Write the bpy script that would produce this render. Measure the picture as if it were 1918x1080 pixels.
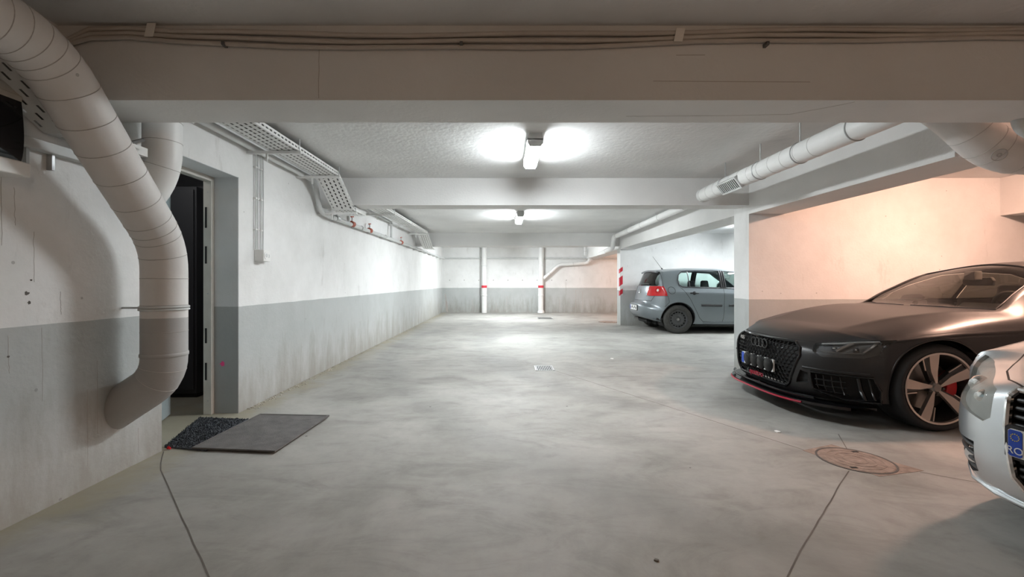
import bpy, bmesh, math, random
import numpy as np
from mathutils import Vector, Matrix
from mathutils.bvhtree import BVHTree
random.seed(7)
for o in list(bpy.data.objects):
    bpy.data.objects.remove(o, do_unlink=True)
scene = bpy.context.scene
COL = scene.collection

# ------------------------------------------------------------ camera, world, exposure
cam_d = bpy.data.cameras.new('camera')
cam = bpy.data.objects.new('camera', cam_d)
COL.objects.link(cam)
cam.location = (0, 0, 1.15)
cam.rotation_euler = (math.pi/2, 0, 0)
cam_d.sensor_width = 36.0
cam_d.lens = 817/1918*36.0
cam_d.shift_x = 15/1918
cam_d.shift_y = -12/1918
cam_d.clip_start = 0.02
scene.camera = cam
world = bpy.data.worlds.new('garage_dark')
scene.world = world
world.use_nodes = True
world.node_tree.nodes['Background'].inputs[0].default_value = (0.05, 0.05, 0.055, 1)
world.node_tree.nodes['Background'].inputs[1].default_value = 0.3
vs = scene.view_settings
vs.view_transform = 'Standard'
vs.look = 'None'
vs.gamma = 1.0
vs.use_curve_mapping = False
vs.exposure = 2.02
# lamp levels (the fixtures themselves are built further down)
TUBE_NEAR, TUBE_FAR, TUBE_BAY, TUBE_BACK = 43.0, 60.0, 74.0, 100.0
WARM_CAR, WARM_BACK, WARM_FAR = 175.0, 56.0, 110.0
STORE_FILL = 7.0  # level of the fill light added inside the store room
COOL = (0.91, 0.97, 1.0)
WARM = (1.0, 0.595, 0.44)

# ------------------------------------------------------------ materials
MATS = {}
def base_mat(name):
    m = bpy.data.materials.new(name)
    m.use_nodes = True
    nt = m.node_tree
    return m, nt, nt.nodes['Principled BSDF']
def lnk(nt, a, b): nt.links.new(a, b)
def rgb(c): return (c[0], c[1], c[2], 1.0)
def plain(name, col, rough=0.5, metal=0.0, var=0.0, scale=8.0, bump=0.0, bscale=60.0, coat=0.0, coat_rough=0.03, spec=None):
    m, nt, b = base_mat(name)
    b.inputs['Base Color'].default_value = rgb(col)
    b.inputs['Roughness'].default_value = rough
    b.inputs['Metallic'].default_value = metal
    b.inputs['Coat Weight'].default_value = coat
    b.inputs['Coat Roughness'].default_value = coat_rough
    if spec is not None: b.inputs['Specular IOR Level'].default_value = spec
    tc = nt.nodes.new('ShaderNodeTexCoord')
    if var > 0:
        n = nt.nodes.new('ShaderNodeTexNoise'); n.inputs['Scale'].default_value = scale; n.inputs['Detail'].default_value = 6
        lnk(nt, tc.outputs['Object'], n.inputs['Vector'])
        r = nt.nodes.new('ShaderNodeValToRGB')
        r.color_ramp.elements[0].position = 0.3; r.color_ramp.elements[1].position = 0.7
        r.color_ramp.elements[0].color = rgb([c*(1-var) for c in col]); r.color_ramp.elements[1].color = rgb([min(1, c*(1+var*0.6)) for c in col])
        lnk(nt, n.outputs['Fac'], r.inputs['Fac']); lnk(nt, r.outputs['Color'], b.inputs['Base Color'])
    if bump > 0:
        n2 = nt.nodes.new('ShaderNodeTexNoise'); n2.inputs['Scale'].default_value = bscale; n2.inputs['Detail'].default_value = 4
        lnk(nt, tc.outputs['Object'], n2.inputs['Vector'])
        bp = nt.nodes.new('ShaderNodeBump'); bp.inputs['Strength'].default_value = bump; bp.inputs['Distance'].default_value = 0.01
        lnk(nt, n2.outputs['Fac'], bp.inputs['Height']); lnk(nt, bp.outputs['Normal'], b.inputs['Normal'])
    MATS[name] = m
    return m
def emit(name, col, strength):
    m, nt, b = base_mat(name)
    b.inputs['Base Color'].default_value = (0.8, 0.8, 0.8, 1)
    b.inputs['Emission Color'].default_value = rgb(col)
    b.inputs['Emission Strength'].default_value = strength
    MATS[name] = m
    return m
def glassy(name, tint, ior=1.45, rough=0.01, boost=1.0):
    m, nt, b = base_mat(name)
    nt.nodes.remove(b)
    out = nt.nodes['Material Output']
    t = nt.nodes.new('ShaderNodeBsdfTransparent'); t.inputs['Color'].default_value = rgb(tint)
    g = nt.nodes.new('ShaderNodeBsdfGlossy'); g.inputs['Roughness'].default_value = rough
    f = nt.nodes.new('ShaderNodeFresnel'); f.inputs['IOR'].default_value = ior
    mu = nt.nodes.new('ShaderNodeMath'); mu.operation = 'MULTIPLY'; mu.use_clamp = True; mu.inputs[1].default_value = boost
    lnk(nt, f.outputs[0], mu.inputs[0])
    mx = nt.nodes.new('ShaderNodeMixShader')
    lnk(nt, mu.outputs[0], mx.inputs[0]); lnk(nt, t.outputs[0], mx.inputs[1]); lnk(nt, g.outputs[0], mx.inputs[2])
    lnk(nt, mx.outputs[0], out.inputs['Surface'])
    MATS[name] = m
    return m

PAINT_Z = 0.935
def two_tone(name, white, grey, zline=PAINT_Z, dirt=0.6, rough=0.75, bump=0.25):
    """painted render: white above, grey below a wavering brushed line; stains and scuffs with shapes of their own"""
    m, nt, b = base_mat(name)
    geo = nt.nodes.new('ShaderNodeNewGeometry')
    sep = nt.nodes.new('ShaderNodeSeparateXYZ'); lnk(nt, geo.outputs['Position'], sep.inputs[0])
    nw = nt.nodes.new('ShaderNodeTexNoise'); nw.inputs['Scale'].default_value = 3.0; lnk(nt, geo.outputs['Position'], nw.inputs['Vector'])
    ma = nt.nodes.new('ShaderNodeMath'); ma.operation = 'MULTIPLY_ADD'; ma.inputs[1].default_value = 0.012
    lnk(nt, nw.outputs['Fac'], ma.inputs[0]); lnk(nt, sep.outputs['Z'], ma.inputs[2])
    gt = nt.nodes.new('ShaderNodeMath'); gt.operation = 'GREATER_THAN'; gt.inputs[1].default_value = zline+0.006
    lnk(nt, ma.outputs[0], gt.inputs[0])
    mx = nt.nodes.new('ShaderNodeMix'); mx.data_type = 'RGBA'
    mx.inputs['A'].default_value = rgb(grey); mx.inputs['B'].default_value = rgb(white)
    lnk(nt, gt.outputs[0], mx.inputs['Factor'])
    # broad mottling
    n1 = nt.nodes.new('ShaderNodeTexNoise'); n1.inputs['Scale'].default_value = 1.6; n1.inputs['Detail'].default_value = 8; n1.inputs['Roughness'].default_value = 0.65
    lnk(nt, geo.outputs['Position'], n1.inputs['Vector'])
    r1 = nt.nodes.new('ShaderNodeValToRGB'); r1.color_ramp.elements[0].position = 0.25; r1.color_ramp.elements[0].color = (0.86, 0.86, 0.85, 1); r1.color_ramp.elements[1].position = 0.6
    lnk(nt, n1.outputs['Fac'], r1.inputs['Fac'])
    m2 = nt.nodes.new('ShaderNodeMix'); m2.data_type = 'RGBA'; m2.blend_type = 'MULTIPLY'; m2.inputs['Factor'].default_value = 1
    lnk(nt, mx.outputs['Result'], m2.inputs['A']); lnk(nt, r1.outputs['Color'], m2.inputs['B'])
    # splash and damp stains in the low band
    mp = nt.nodes.new('ShaderNodeMapping'); mp.inputs['Scale'].default_value = (2.2, 2.2, 0.55)
    lnk(nt, geo.outputs['Position'], mp.inputs['Vector'])
    n3 = nt.nodes.new('ShaderNodeTexNoise'); n3.inputs['Scale'].default_value = 2.2; n3.inputs['Detail'].default_value = 9; n3.inputs['Roughness'].default_value = 0.7
    lnk(nt, mp.outputs[0], n3.inputs['Vector'])
    mr = nt.nodes.new('ShaderNodeMapRange'); mr.inputs['From Min'].default_value = 0.0; mr.inputs['From Max'].default_value = 0.75; mr.inputs['To Min'].default_value = 0.21; mr.inputs['To Max'].default_value = -0.12
    lnk(nt, sep.outputs['Z'], mr.inputs['Value'])
    ad = nt.nodes.new('ShaderNodeMath'); ad.operation = 'ADD'; lnk(nt, n3.outputs['Fac'], ad.inputs[0]); lnk(nt, mr.outputs[0], ad.inputs[1])
    r3 = nt.nodes.new('ShaderNodeValToRGB'); r3.color_ramp.elements[0].position = 0.48; r3.color_ramp.elements[0].color = (0, 0, 0, 1); r3.color_ramp.elements[1].position = 0.74; r3.color_ramp.elements[1].color = (dirt, dirt, dirt, 1)
    lnk(nt, ad.outputs[0], r3.inputs['Fac'])
    m3 = nt.nodes.new('ShaderNodeMix'); m3.data_type = 'RGBA'; m3.inputs['B'].default_value = (0.26, 0.24, 0.20, 1)
    lnk(nt, r3.outputs['Color'], m3.inputs['Factor']); lnk(nt, m2.outputs['Result'], m3.inputs['A'])
    # small dark pits
    vo = nt.nodes.new('ShaderNodeTexVoronoi'); vo.inputs['Scale'].default_value = 5.5; lnk(nt, geo.outputs['Position'], vo.inputs['Vector'])
    lt = nt.nodes.new('ShaderNodeMath'); lt.operation = 'LESS_THAN'; lt.inputs[1].default_value = 0.045; lnk(nt, vo.outputs['Distance'], lt.inputs[0])
    m4 = nt.nodes.new('ShaderNodeMix'); m4.data_type = 'RGBA'; m4.inputs['B'].default_value = (0.16, 0.15, 0.14, 1)
    mm = nt.nodes.new('ShaderNodeMath'); mm.operation = 'MULTIPLY'; mm.inputs[1].default_value = 0.45; lnk(nt, lt.outputs[0], mm.inputs[0])
    lnk(nt, mm.outputs[0], m4.inputs['Factor']); lnk(nt, m3.outputs['Result'], m4.inputs['A'])
    lnk(nt, m4.outputs['Result'], b.inputs['Base Color'])
    b.inputs['Roughness'].default_value = rough
    nb = nt.nodes.new('ShaderNodeTexNoise'); nb.inputs['Scale'].default_value = 38; nb.inputs['Detail'].default_value = 5; lnk(nt, geo.outputs['Position'], nb.inputs['Vector'])
    bp = nt.nodes.new('ShaderNodeBump'); bp.inputs['Strength'].default_value = bump; bp.inputs['Distance'].default_value = 0.008
    lnk(nt, nb.outputs['Fac'], bp.inputs['Height']); lnk(nt, bp.outputs['Normal'], b.inputs['Normal'])
    MATS[name] = m
    return m

def concrete_floor(name):
    m, nt, b = base_mat(name)
    geo = nt.nodes.new('ShaderNodeNewGeometry')
    P = geo.outputs['Position']
    def noise(scale, det, rough, vec=P, dist=0.0):
        n = nt.nodes.new('ShaderNodeTexNoise'); n.inputs['Scale'].default_value = scale; n.inputs['Detail'].default_value = det
        n.inputs['Roughness'].default_value = rough; n.inputs['Distortion'].default_value = dist
        lnk(nt, vec, n.inputs['Vector']); return n.outputs['Fac']
    def ramp(fac, stops):
        r = nt.nodes.new('ShaderNodeValToRGB')
        while len(r.color_ramp.elements) < len(stops): r.color_ramp.elements.new(0.5)
        for e, (p, c) in zip(r.color_ramp.elements, stops): e.position = p; e.color = rgb(c)
        lnk(nt, fac, r.inputs['Fac']); return r.outputs['Color']
    def mult(a, bb, f=1.0):
        x = nt.nodes.new('ShaderNodeMix'); x.data_type = 'RGBA'; x.blend_type = 'MULTIPLY'; x.inputs['Factor'].default_value = f
        lnk(nt, a, x.inputs['A']); lnk(nt, bb, x.inputs['B']); return x.outputs['Result']
    basec = ramp(noise(0.9, 9, 0.62, dist=0.6), [(0.28, (0.28, 0.273, 0.252)), (0.5, (0.375, 0.368, 0.343)), (0.72, (0.46, 0.45, 0.42))])
    # brushed, stretched trowel and tyre wear
    mp = nt.nodes.new('ShaderNodeMapping'); mp.inputs['Rotation'].default_value = (0, 0, 0.75); mp.inputs['Scale'].default_value = (1.1, 2.4, 1)
    lnk(nt, P, mp.inputs['Vector'])
    c = mult(basec, ramp(noise(1.5, 8, 0.68, mp.outputs[0], 0.9), [(0.3, (0.72, 0.72, 0.71)), (0.5, (0.95, 0.95, 0.95)), (0.65, (1, 1, 1))]))
    c = mult(c, ramp(noise(7, 8, 0.7), [(0.3, (0.86, 0.86, 0.85)), (0.55, (1, 1, 1))]), 0.8)
    # tyre tracks: soft dark arcs
    for cx, cy, r0, wd, amt in ((6.0, 8.2, 6.4, 0.34, 0.25), (6.0, 8.2, 7.9, 0.34, 0.25), (5.6, -2.2, 4.6, 0.10, 0.22), (5.6, -2.2, 4.95, 0.09, 0.18)):
        vd = nt.nodes.new('ShaderNodeVectorMath'); vd.operation = 'DISTANCE'; vd.inputs[1].default_value = (cx, cy, 0); lnk(nt, P, vd.inputs[0])
        s = nt.nodes.new('ShaderNodeMath'); s.operation = 'SUBTRACT'; s.inputs[1].default_value = r0; lnk(nt, vd.outputs['Value'], s.inputs[0])
        a = nt.nodes.new('ShaderNodeMath'); a.operation = 'ABSOLUTE'; lnk(nt, s.outputs[0], a.inputs[0])
        mr = nt.nodes.new('ShaderNodeMapRange'); mr.interpolation_type = 'SMOOTHSTEP'; mr.inputs['From Max'].default_value = wd; mr.inputs['To Min'].default_value = 1.0; mr.inputs['To Max'].default_value = 0.0
        lnk(nt, a.outputs[0], mr.inputs['Value'])
        br = nt.nodes.new('ShaderNodeMath'); br.operation = 'MULTIPLY'; lnk(nt, mr.outputs[0], br.inputs[0]); lnk(nt, noise(2.5, 6, 0.7), br.inputs[1])
        b2 = nt.nodes.new('ShaderNodeMath'); b2.operation = 'MULTIPLY'; b2.inputs[1].default_value = amt*1.7; lnk(nt, br.outputs[0], b2.inputs[0])
        x = nt.nodes.new('ShaderNodeMix'); x.data_type = 'RGBA'; x.inputs['B'].default_value = (0.16, 0.165, 0.165, 1)
        lnk(nt, b2.outputs[0], x.inputs['Factor']); lnk(nt, c, x.inputs['A']); c = x.outputs['Result']
    # dust and silt lying along the left wall
    sp = nt.nodes.new('ShaderNodeSeparateXYZ'); lnk(nt, P, sp.inputs[0])
    mr = nt.nodes.new('ShaderNodeMapRange'); mr.inputs['From Min'].default_value = -2.33; mr.inputs['From Max'].default_value = -1.75; mr.inputs['To Min'].default_value = 0.30; mr.inputs['To Max'].default_value = -0.25
    lnk(nt, sp.outputs['X'], mr.inputs['Value'])
    ad = nt.nodes.new('ShaderNodeMath'); ad.operation = 'ADD'; lnk(nt, mr.outputs[0], ad.inputs[0]); lnk(nt, noise(3.0, 8, 0.7), ad.inputs[1])
    f = ramp(ad.outputs[0], [(0.5, (0, 0, 0)), (0.8, (0.75, 0.75, 0.75))])
    x = nt.nodes.new('ShaderNodeMix'); x.data_type = 'RGBA'; x.inputs['B'].default_value = (0.33, 0.30, 0.215, 1)
    lnk(nt, f, x.inputs['Factor']); lnk(nt, c, x.inputs['A']); c = x.outputs['Result']
    # grit specks
    vo = nt.nodes.new('ShaderNodeTexVoronoi'); vo.inputs['Scale'].default_value = 2.3; lnk(nt, P, vo.inputs['Vector'])
    lt = nt.nodes.new('ShaderNodeMath'); lt.operation = 'LESS_THAN'; lt.inputs[1].default_value = 0.022; lnk(nt, vo.outputs['Distance'], lt.inputs[0])
    m5 = nt.nodes.new('ShaderNodeMath'); m5.operation = 'MULTIPLY'; m5.inputs[1].default_value = 0.8; lnk(nt, lt.outputs[0], m5.inputs[0])
    x = nt.nodes.new('ShaderNodeMix'); x.data_type = 'RGBA'; x.inputs['B'].default_value = (0.07, 0.06, 0.05, 1)
    lnk(nt, m5.outputs[0], x.inputs['Factor']); lnk(nt, c, x.inputs['A']); c = x.outputs['Result']
    lnk(nt, c, b.inputs['Base Color'])
    rr = ramp(noise(1.3, 6, 0.6), [(0.3, (0.55, 0.55, 0.55)), (0.7, (0.75, 0.75, 0.75))])
    lnk(nt, rr, b.inputs['Roughness'])
    b.inputs['Specular IOR Level'].default_value = 0.28
    bp = nt.nodes.new('ShaderNodeBump'); bp.inputs['Strength'].default_value = 0.12; bp.inputs['Distance'].default_value = 0.006
    lnk(nt, noise(14, 8, 0.6), bp.inputs['Height']); lnk(nt, bp.outputs['Normal'], b.inputs['Normal'])
    MATS[name] = m
    return m

WHITE = (0.80, 0.80, 0.79); GREY = (0.465, 0.485, 0.478)
two_tone('wall_paint', WHITE, GREY)
two_tone('duct_paint', (0.74, 0.72, 0.70), (0.44, 0.43, 0.42), dirt=0.15, rough=0.55, bump=0.12)
two_tone('jamb_shade_paint', (0.70, 0.72, 0.73), (0.40, 0.42, 0.425), dirt=0.1)  # both wall tones taken down, the reveal's shade is in the colour
plain('ceiling_paint', (0.74, 0.74, 0.73), 0.8, var=0.10, scale=1.4, bump=0.35, bscale=22)
plain('beam_paint', (0.76, 0.755, 0.74), 0.8, var=0.08, scale=1.2, bump=0.2, bscale=45)
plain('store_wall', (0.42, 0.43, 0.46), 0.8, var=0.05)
concrete_floor('floor_concrete')
plain('joint_dark', (0.14, 0.125, 0.11), 0.9, var=0.3, scale=6)
plain('pipe_white', (0.78, 0.78, 0.765), 0.42, var=0.05, scale=3)
plain('pipe_seam', (0.46, 0.44, 0.42), 0.7)
plain('galv', (0.50, 0.51, 0.51), 0.45, metal=0.6, var=0.15, scale=12)
plain('tray_white', (0.76, 0.76, 0.74), 0.5, var=0.04)
plain('conduit_grey', (0.60, 0.61, 0.60), 0.5, var=0.08)
plain('cable_grey', (0.16, 0.16, 0.155), 0.6)
plain('cable_beige', (0.55, 0.50, 0.45), 0.65, var=0.08)
plain('tape_pale', (0.80, 0.76, 0.70), 0.6)
plain('plastic_white', (0.80, 0.80, 0.78), 0.4)
plain('plastic_dark', (0.10, 0.10, 0.10), 0.45)
plain('rust_red', (0.42, 0.09, 0.05), 0.6, var=0.3, scale=20)
plain('band_red', (0.62, 0.02, 0.04), 0.5)
plain('door_blue', (0.42, 0.52, 0.55), 0.45, var=0.05)
plain('frame_cream', (0.62, 0.60, 0.55), 0.5, var=0.08)
plain('slot_black', (0.012, 0.012, 0.012), 0.8)
plain('cabinet_dark', (0.035, 0.038, 0.045), 0.5)
plain('gloss_black', (0.006, 0.006, 0.008), 0.06)
plain('mat_carpet', (0.075, 0.085, 0.10), 0.95, var=0.55, scale=90, bump=1.0, bscale=160)
plain('mat_rubber', (0.145, 0.137, 0.132), 0.8, var=0.25, scale=14, bump=0.4, bscale=120)
plain('cast_iron', (0.30, 0.225, 0.185), 0.75, var=0.35, scale=18, bump=0.5, bscale=70)
plain('iron_dark', (0.10, 0.09, 0.085), 0.8, var=0.3, scale=20)
plain('pink_mark', (0.85, 0.08, 0.28), 0.7)
plain('red_rag', (0.80, 0.02, 0.03), 0.7)
plain('mould', (0.12, 0.11, 0.10), 0.95)
plain('litter_white', (0.85, 0.85, 0.83), 0.7)
emit('tube_near', COOL, TUBE_NEAR)
emit('tube_far', COOL, TUBE_FAR)
emit('tube_bay', COOL, TUBE_BAY)
emit('tube_back', COOL, TUBE_BACK)
emit('store_fill', (1.0, 0.95, 0.9), STORE_FILL)
emit('warm_car', WARM, WARM_CAR)
emit('warm_back', (1.0, 0.66, 0.44), WARM_BACK)
emit('warm_far', WARM, WARM_FAR)

# ------------------------------------------------------------ mesh helpers
class MB:
    def __init__(self): self.v = []; self.f = []
    def add(self, vs, fs):
        o = len(self.v); self.v += [tuple(p) for p in vs]; self.f += [tuple(i+o for i in f) for f in fs]; return self
    def box(self, x0, x1, y0, y1, z0, z1):
        return self.add([(x0,y0,z0),(x1,y0,z0),(x1,y1,z0),(x0,y1,z0),(x0,y0,z1),(x1,y0,z1),(x1,y1,z1),(x0,y1,z1)],
                 [(0,3,2,1),(4,5,6,7),(0,1,5,4),(1,2,6,5),(2,3,7,6),(3,0,4,7)])
    def prism(self, poly, a, b, axis='z'):
        """extrude a 2-D outline: axis z -> (x,y), y -> (x,z), x -> (y,z)"""
        n = len(poly)
        def p(q, h): return {'z': (q[0], q[1], h), 'y': (q[0], h, q[1]), 'x': (h, q[0], q[1])}[axis]
        vs = [p(q, a) for q in poly]+[p(q, b) for q in poly]
        fs = [tuple(range(n))[::-1], tuple(range(n, 2*n))]+[(i, (i+1) % n, n+(i+1) % n, n+i) for i in range(n)]
        return self.add(vs, fs)
    def tube(self, path, r, seg=12, cap=True, closed=False):
        P = [Vector(p) for p in path]; n = len(P)
        if not hasattr(r, '__len__'): r = [r]*n
        T = []
        for i in range(n):
            if closed: t = P[(i+1) % n]-P[i-1]
            else: t = P[min(i+1, n-1)]-P[max(i-1, 0)]
            T.append(t.normalized())
        up = Vector((0,0,1)) if abs(T[0].z) < 0.9 else Vector((1,0,0))
        N = (up-T[0]*up.dot(T[0])).normalized()
        vs = []
        for i in range(n):
            N = (N-T[i]*N.dot(T[i])).normalized(); B = T[i].cross(N)
            for k in range(seg):
                a = 2*math.pi*k/seg
                vs.append(P[i]+(N*math.cos(a)+B*math.sin(a))*r[i])
        fs = []
        m = n if closed else n-1
        for i in range(m):
            j = (i+1) % n
            for k in range(seg):
                fs.append((i*seg+k, i*seg+(k+1) % seg, j*seg+(k+1) % seg, j*seg+k))
        if cap and not closed:
            fs.append(tuple(range(seg))[::-1]); fs.append(tuple(range((n-1)*seg, n*seg)))
        return self.add(vs, fs)
    def cyl(self, a, b, r, seg=16): return self.tube([a, b], r, seg)
    def lathe(self, prof, origin=(0,0,0), axis='y', seg=40, closed=False):
        """prof: (radius, offset along axis)"""
        vs = []; n = len(prof); ox, oy, oz = origin
        for k in range(seg):
            a = 2*math.pi*k/seg; c, s = math.cos(a), math.sin(a)
            for r, h in prof:
                vs.append({'y': (ox+r*c, oy+h, oz+r*s), 'z': (ox+r*c, oy+r*s, oz+h), 'x': (ox+h, oy+r*c, oz+r*s)}[axis])
        fs = []
        m = n if closed else n-1
        for k in range(seg):
            k2 = (k+1) % seg
            for i in range(m):
                j = (i+1) % n
                fs.append((k*n+i, k*n+j, k2*n+j, k2*n+i))
        return self.add(vs, fs)
    def ring(self, c, axis, R, r, seg=32, ts=8):
        c = Vector(c); ax = Vector(axis).normalized()
        u = ax.orthogonal().normalized(); w = ax.cross(u)
        return self.tube([c+(u*math.cos(2*math.pi*i/seg)+w*math.sin(2*math.pi*i/seg))*R for i in range(seg)], r, ts, closed=True)
    def build(self, name, mat, parent=None, smooth=False, bevel=0.0, sharp=40, clip=None):
        me = bpy.data.meshes.new(name); me.from_pydata(self.v, [], self.f); me.update()
        bm = bmesh.new(); bm.from_mesh(me); bmesh.ops.remove_doubles(bm, verts=bm.verts, dist=1e-6)
        bmesh.ops.recalc_face_normals(bm, faces=bm.faces)
        if clip:
            bmesh.ops.bisect_plane(bm, geom=list(bm.verts)+list(bm.edges)+list(bm.faces), plane_co=clip[0], plane_no=clip[1], clear_outer=True)
        if smooth:
            for f in bm.faces: f.smooth = True
            for e in bm.edges:
                if len(e.link_faces) == 2 and e.calc_face_angle(0) > math.radians(sharp): e.smooth = False
        bm.to_mesh(me); bm.free()
        return link(name, me, mat, parent, bevel)
def link(name, me, mat, parent=None, bevel=0.0):
    o = bpy.data.objects.new(name, me); COL.objects.link(o)
    if mat is not None and not me.materials: me.materials.append(MATS[mat] if isinstance(mat, str) else mat)
    if parent is not None:
        o.parent = parent
        o.matrix_parent_inverse = Matrix.Identity(4)
        if parent.type == 'EMPTY' or True:
            o.location = -WORLD.get(parent.name, Vector((0,0,0))) if parent.name in ABS else Vector((0,0,0))
    if bevel > 0:
        b = o.modifiers.new('bevel', 'BEVEL'); b.width = bevel; b.segments = 2; b.limit_method = 'ANGLE'
    return o
WORLD = {}; ABS = set()
def thing(name, label, cat, loc=(0,0,0), group=None, absolute=True):
    """an Empty at the base of a thing; absolute=True: part meshes are given in world coordinates"""
    o = bpy.data.objects.new(name, None); COL.objects.link(o); o.location = loc
    o.empty_display_size = 0.1
    o['label'] = label; o['category'] = cat
    if group: o['group'] = group
    if absolute: WORLD[o.name] = Vector(loc); ABS.add(o.name)
    return o
def tag(o, label, cat, group=None):
    o['label'] = label; o['category'] = cat
    if group: o['group'] = group
    return o
def struct(o, label=None):
    o['kind'] = 'structure'
    if label: o['label'] = label
    return o
def fillet(pts, r, n=7):
    P = [Vector(p) for p in pts]; out = [P[0]]
    rr = r if hasattr(r, '__len__') else [r]*len(P)
    for i in range(1, len(P)-1):
        a = P[i-1]-P[i]; b = P[i+1]-P[i]
        d = min(rr[i], a.length*0.49, b.length*0.49)
        p0 = P[i]+a.normalized()*d; p2 = P[i]+b.normalized()*d
        for k in range(n+1):
            t = k/n; out.append(p0*(1-t)**2+P[i]*2*t*(1-t)+p2*t*t)
    out.append(P[-1]); return out
def along(path, dists):
    """points and tangents at given distances"""
    P = [Vector(p) for p in path]; L = [0]
    for a, b in zip(P, P[1:]): L.append(L[-1]+(b-a).length)
    res = []
    for d in dists:
        for i in range(len(P)-1):
            if L[i] <= d <= L[i+1]+1e-9:
                t = (d-L[i])/max(1e-9, L[i+1]-L[i]); res.append((P[i].lerp(P[i+1], t), (P[i+1]-P[i]).normalized())); break
    return res, L[-1]
# ============================================================ the room
XL, XR = -2.33, 8.0          # left wall face, right wall face
YN, YB = -5.0, 16.45         # wall behind the camera, back wall
ZC = 2.45                    # ceiling
WT = 0.26                    # left wall thickness
floor = struct(MB().box(XL-0.001, XR, YN, YB, -0.2, 0.0).build('floor', 'floor_concrete'), 'grey stained concrete garage floor')
struct(MB().box(XL, XR, 2.45, YB, ZC, ZC+0.2).build('ceiling', 'ceiling_paint'), 'white painted concrete ceiling')
struct(MB().box(XL, XR, YN, 2.28, 2.49, 2.69).build('ceiling', 'ceiling_paint'), 'shaded concrete ceiling in front of the first beam')
DY0, DY1, DZ = 2.97, 3.83, 2.07
wl = MB().box(XL-WT, XL, YN, DY0, 0, ZC+0.2).box(XL-WT, XL, DY1, YB, 0, ZC+0.2).box(XL-WT, XL, DY0, DY1, DZ, ZC+0.2)
struct(wl.build('wall_left', 'wall_paint'), 'white wall with grey dado and a doorway')
# reveal lining of the doorway, wall tones darkened to paint in its shade
rv = MB().box(XL-WT, XL-0.002, DY1-0.004, DY1+0.0, 0, DZ).box(XL-WT, XL-0.002, DY0, DY1, DZ-0.004, DZ)
struct(rv.build('trim_1', 'jamb_shade_paint'), 'doorway reveal with its shade painted into the colour')
struct(MB().box(XL-WT, XR, YB, YB+0.2, 0, ZC+0.2).build('wall_back', 'wall_paint'), 'back wall, white above a grey dado')
struct(MB().box(XR, XR+0.2, YN, YB, 0, ZC+0.2).build('wall_right', 'wall_paint'), 'right wall behind the parked cars')
struct(MB().box(XL-WT, XR, YN-0.2, YN, 0, 2.69).build('wall_front', 'wall_paint'), 'wall behind the viewer')
struct(MB().box(3.06, XR, 5.45, 5.80, 0, ZC).build('wall_middle', 'wall_paint'), 'partition wall behind the black car')
struct(MB().box(3.10, XR, 11.62, 11.95, 0, ZC).build('wall_far', 'wall_paint'), 'partition wall behind the grey hatchback')
# beams
struct(MB().box(XL, XR, 2.28, 2.60, 2.10, 2.49).build('ceiling_beam', 'beam_paint'), 'wide concrete cross beam nearest the viewer')
struct(MB().box(XL, 3.06, 5.45, 5.74, 2.11, ZC).build('ceiling_beam', 'beam_paint'), 'second concrete cross beam')
struct(MB().box(XL, 3.10, 11.55, 11.85, 2.11, ZC).build('ceiling_beam', 'beam_paint'), 'third concrete cross beam')
struct(MB().box(3.06, 3.50, 2.96, 5.45, 2.0, ZC).build('ceiling_beam', 'beam_paint'), 'lengthwise beam above the black car')
struct(MB().box(3.06, 3.50, 5.80, 11.62, 2.03, ZC).build('ceiling_beam', 'beam_paint'), 'lengthwise beam above the grey hatchback')
struct(MB().box(3.10, 3.50, 11.95, YB, 2.03, ZC).build('ceiling_beam', 'beam_paint'), 'lengthwise beam by the back wall')
struct(MB().box(6.2, 6.6, 2.60, 5.45, 1.98, ZC).build('ceiling_beam', 'beam_paint'), 'lengthwise beam over the rear of the black car')

# floor joints (sawn grooves) as thin strips let into the floor
def strip(pts, w, name='joint', mat='joint_dark', z=0.0008, parent=floor):
    m = MB()
    P = [Vector((p[0], p[1], z)) for p in pts]
    L = []; R = []
    for i in range(len(P)):
        t = (P[min(i+1, len(P)-1)]-P[max(i-1, 0)]).normalized(); n = Vector((-t.y, t.x, 0))*w/2
        L.append(P[i]+n); R.append(P[i]-n)
    for i in range(len(P)-1): m.add([L[i], R[i], R[i+1], L[i+1]], [(0,1,2,3)])
    return m.build(name, mat, parent)
def wob(a, b, n=14, amp=0.0025):
    return [(a[0]+(b[0]-a[0])*i/n+random.uniform(-amp, amp), a[1]+(b[1]-a[1])*i/n+random.uniform(-amp, amp)) for i in range(n+1)]
strip([(-2.31, 2.96), (-2.25, 2.87), (-2.18, 2.77)]+wob((-2.10, 2.67), (-1.15, 1.70), 9, .0018)+[(-0.9, 1.45), (-0.4, 0.9)], 0.0065)
strip(wob((2.10, 2.66), (1.20, 1.80))+wob((1.1, 1.7), (0.3, 0.9)), 0.0065)
strip(wob((0.62, 5.75), (2.06, 2.98), 20), 0.007)
strip(wob((2.52, 2.64), (3.4, 2.05), 8), 0.006)
strip(wob((2.36, 3.0), (2.53, 3.30), 4, 0.002), 0.006)
strip(wob((1.15, 5.2), (2.9, 5.25), 12), 0.005)

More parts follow.
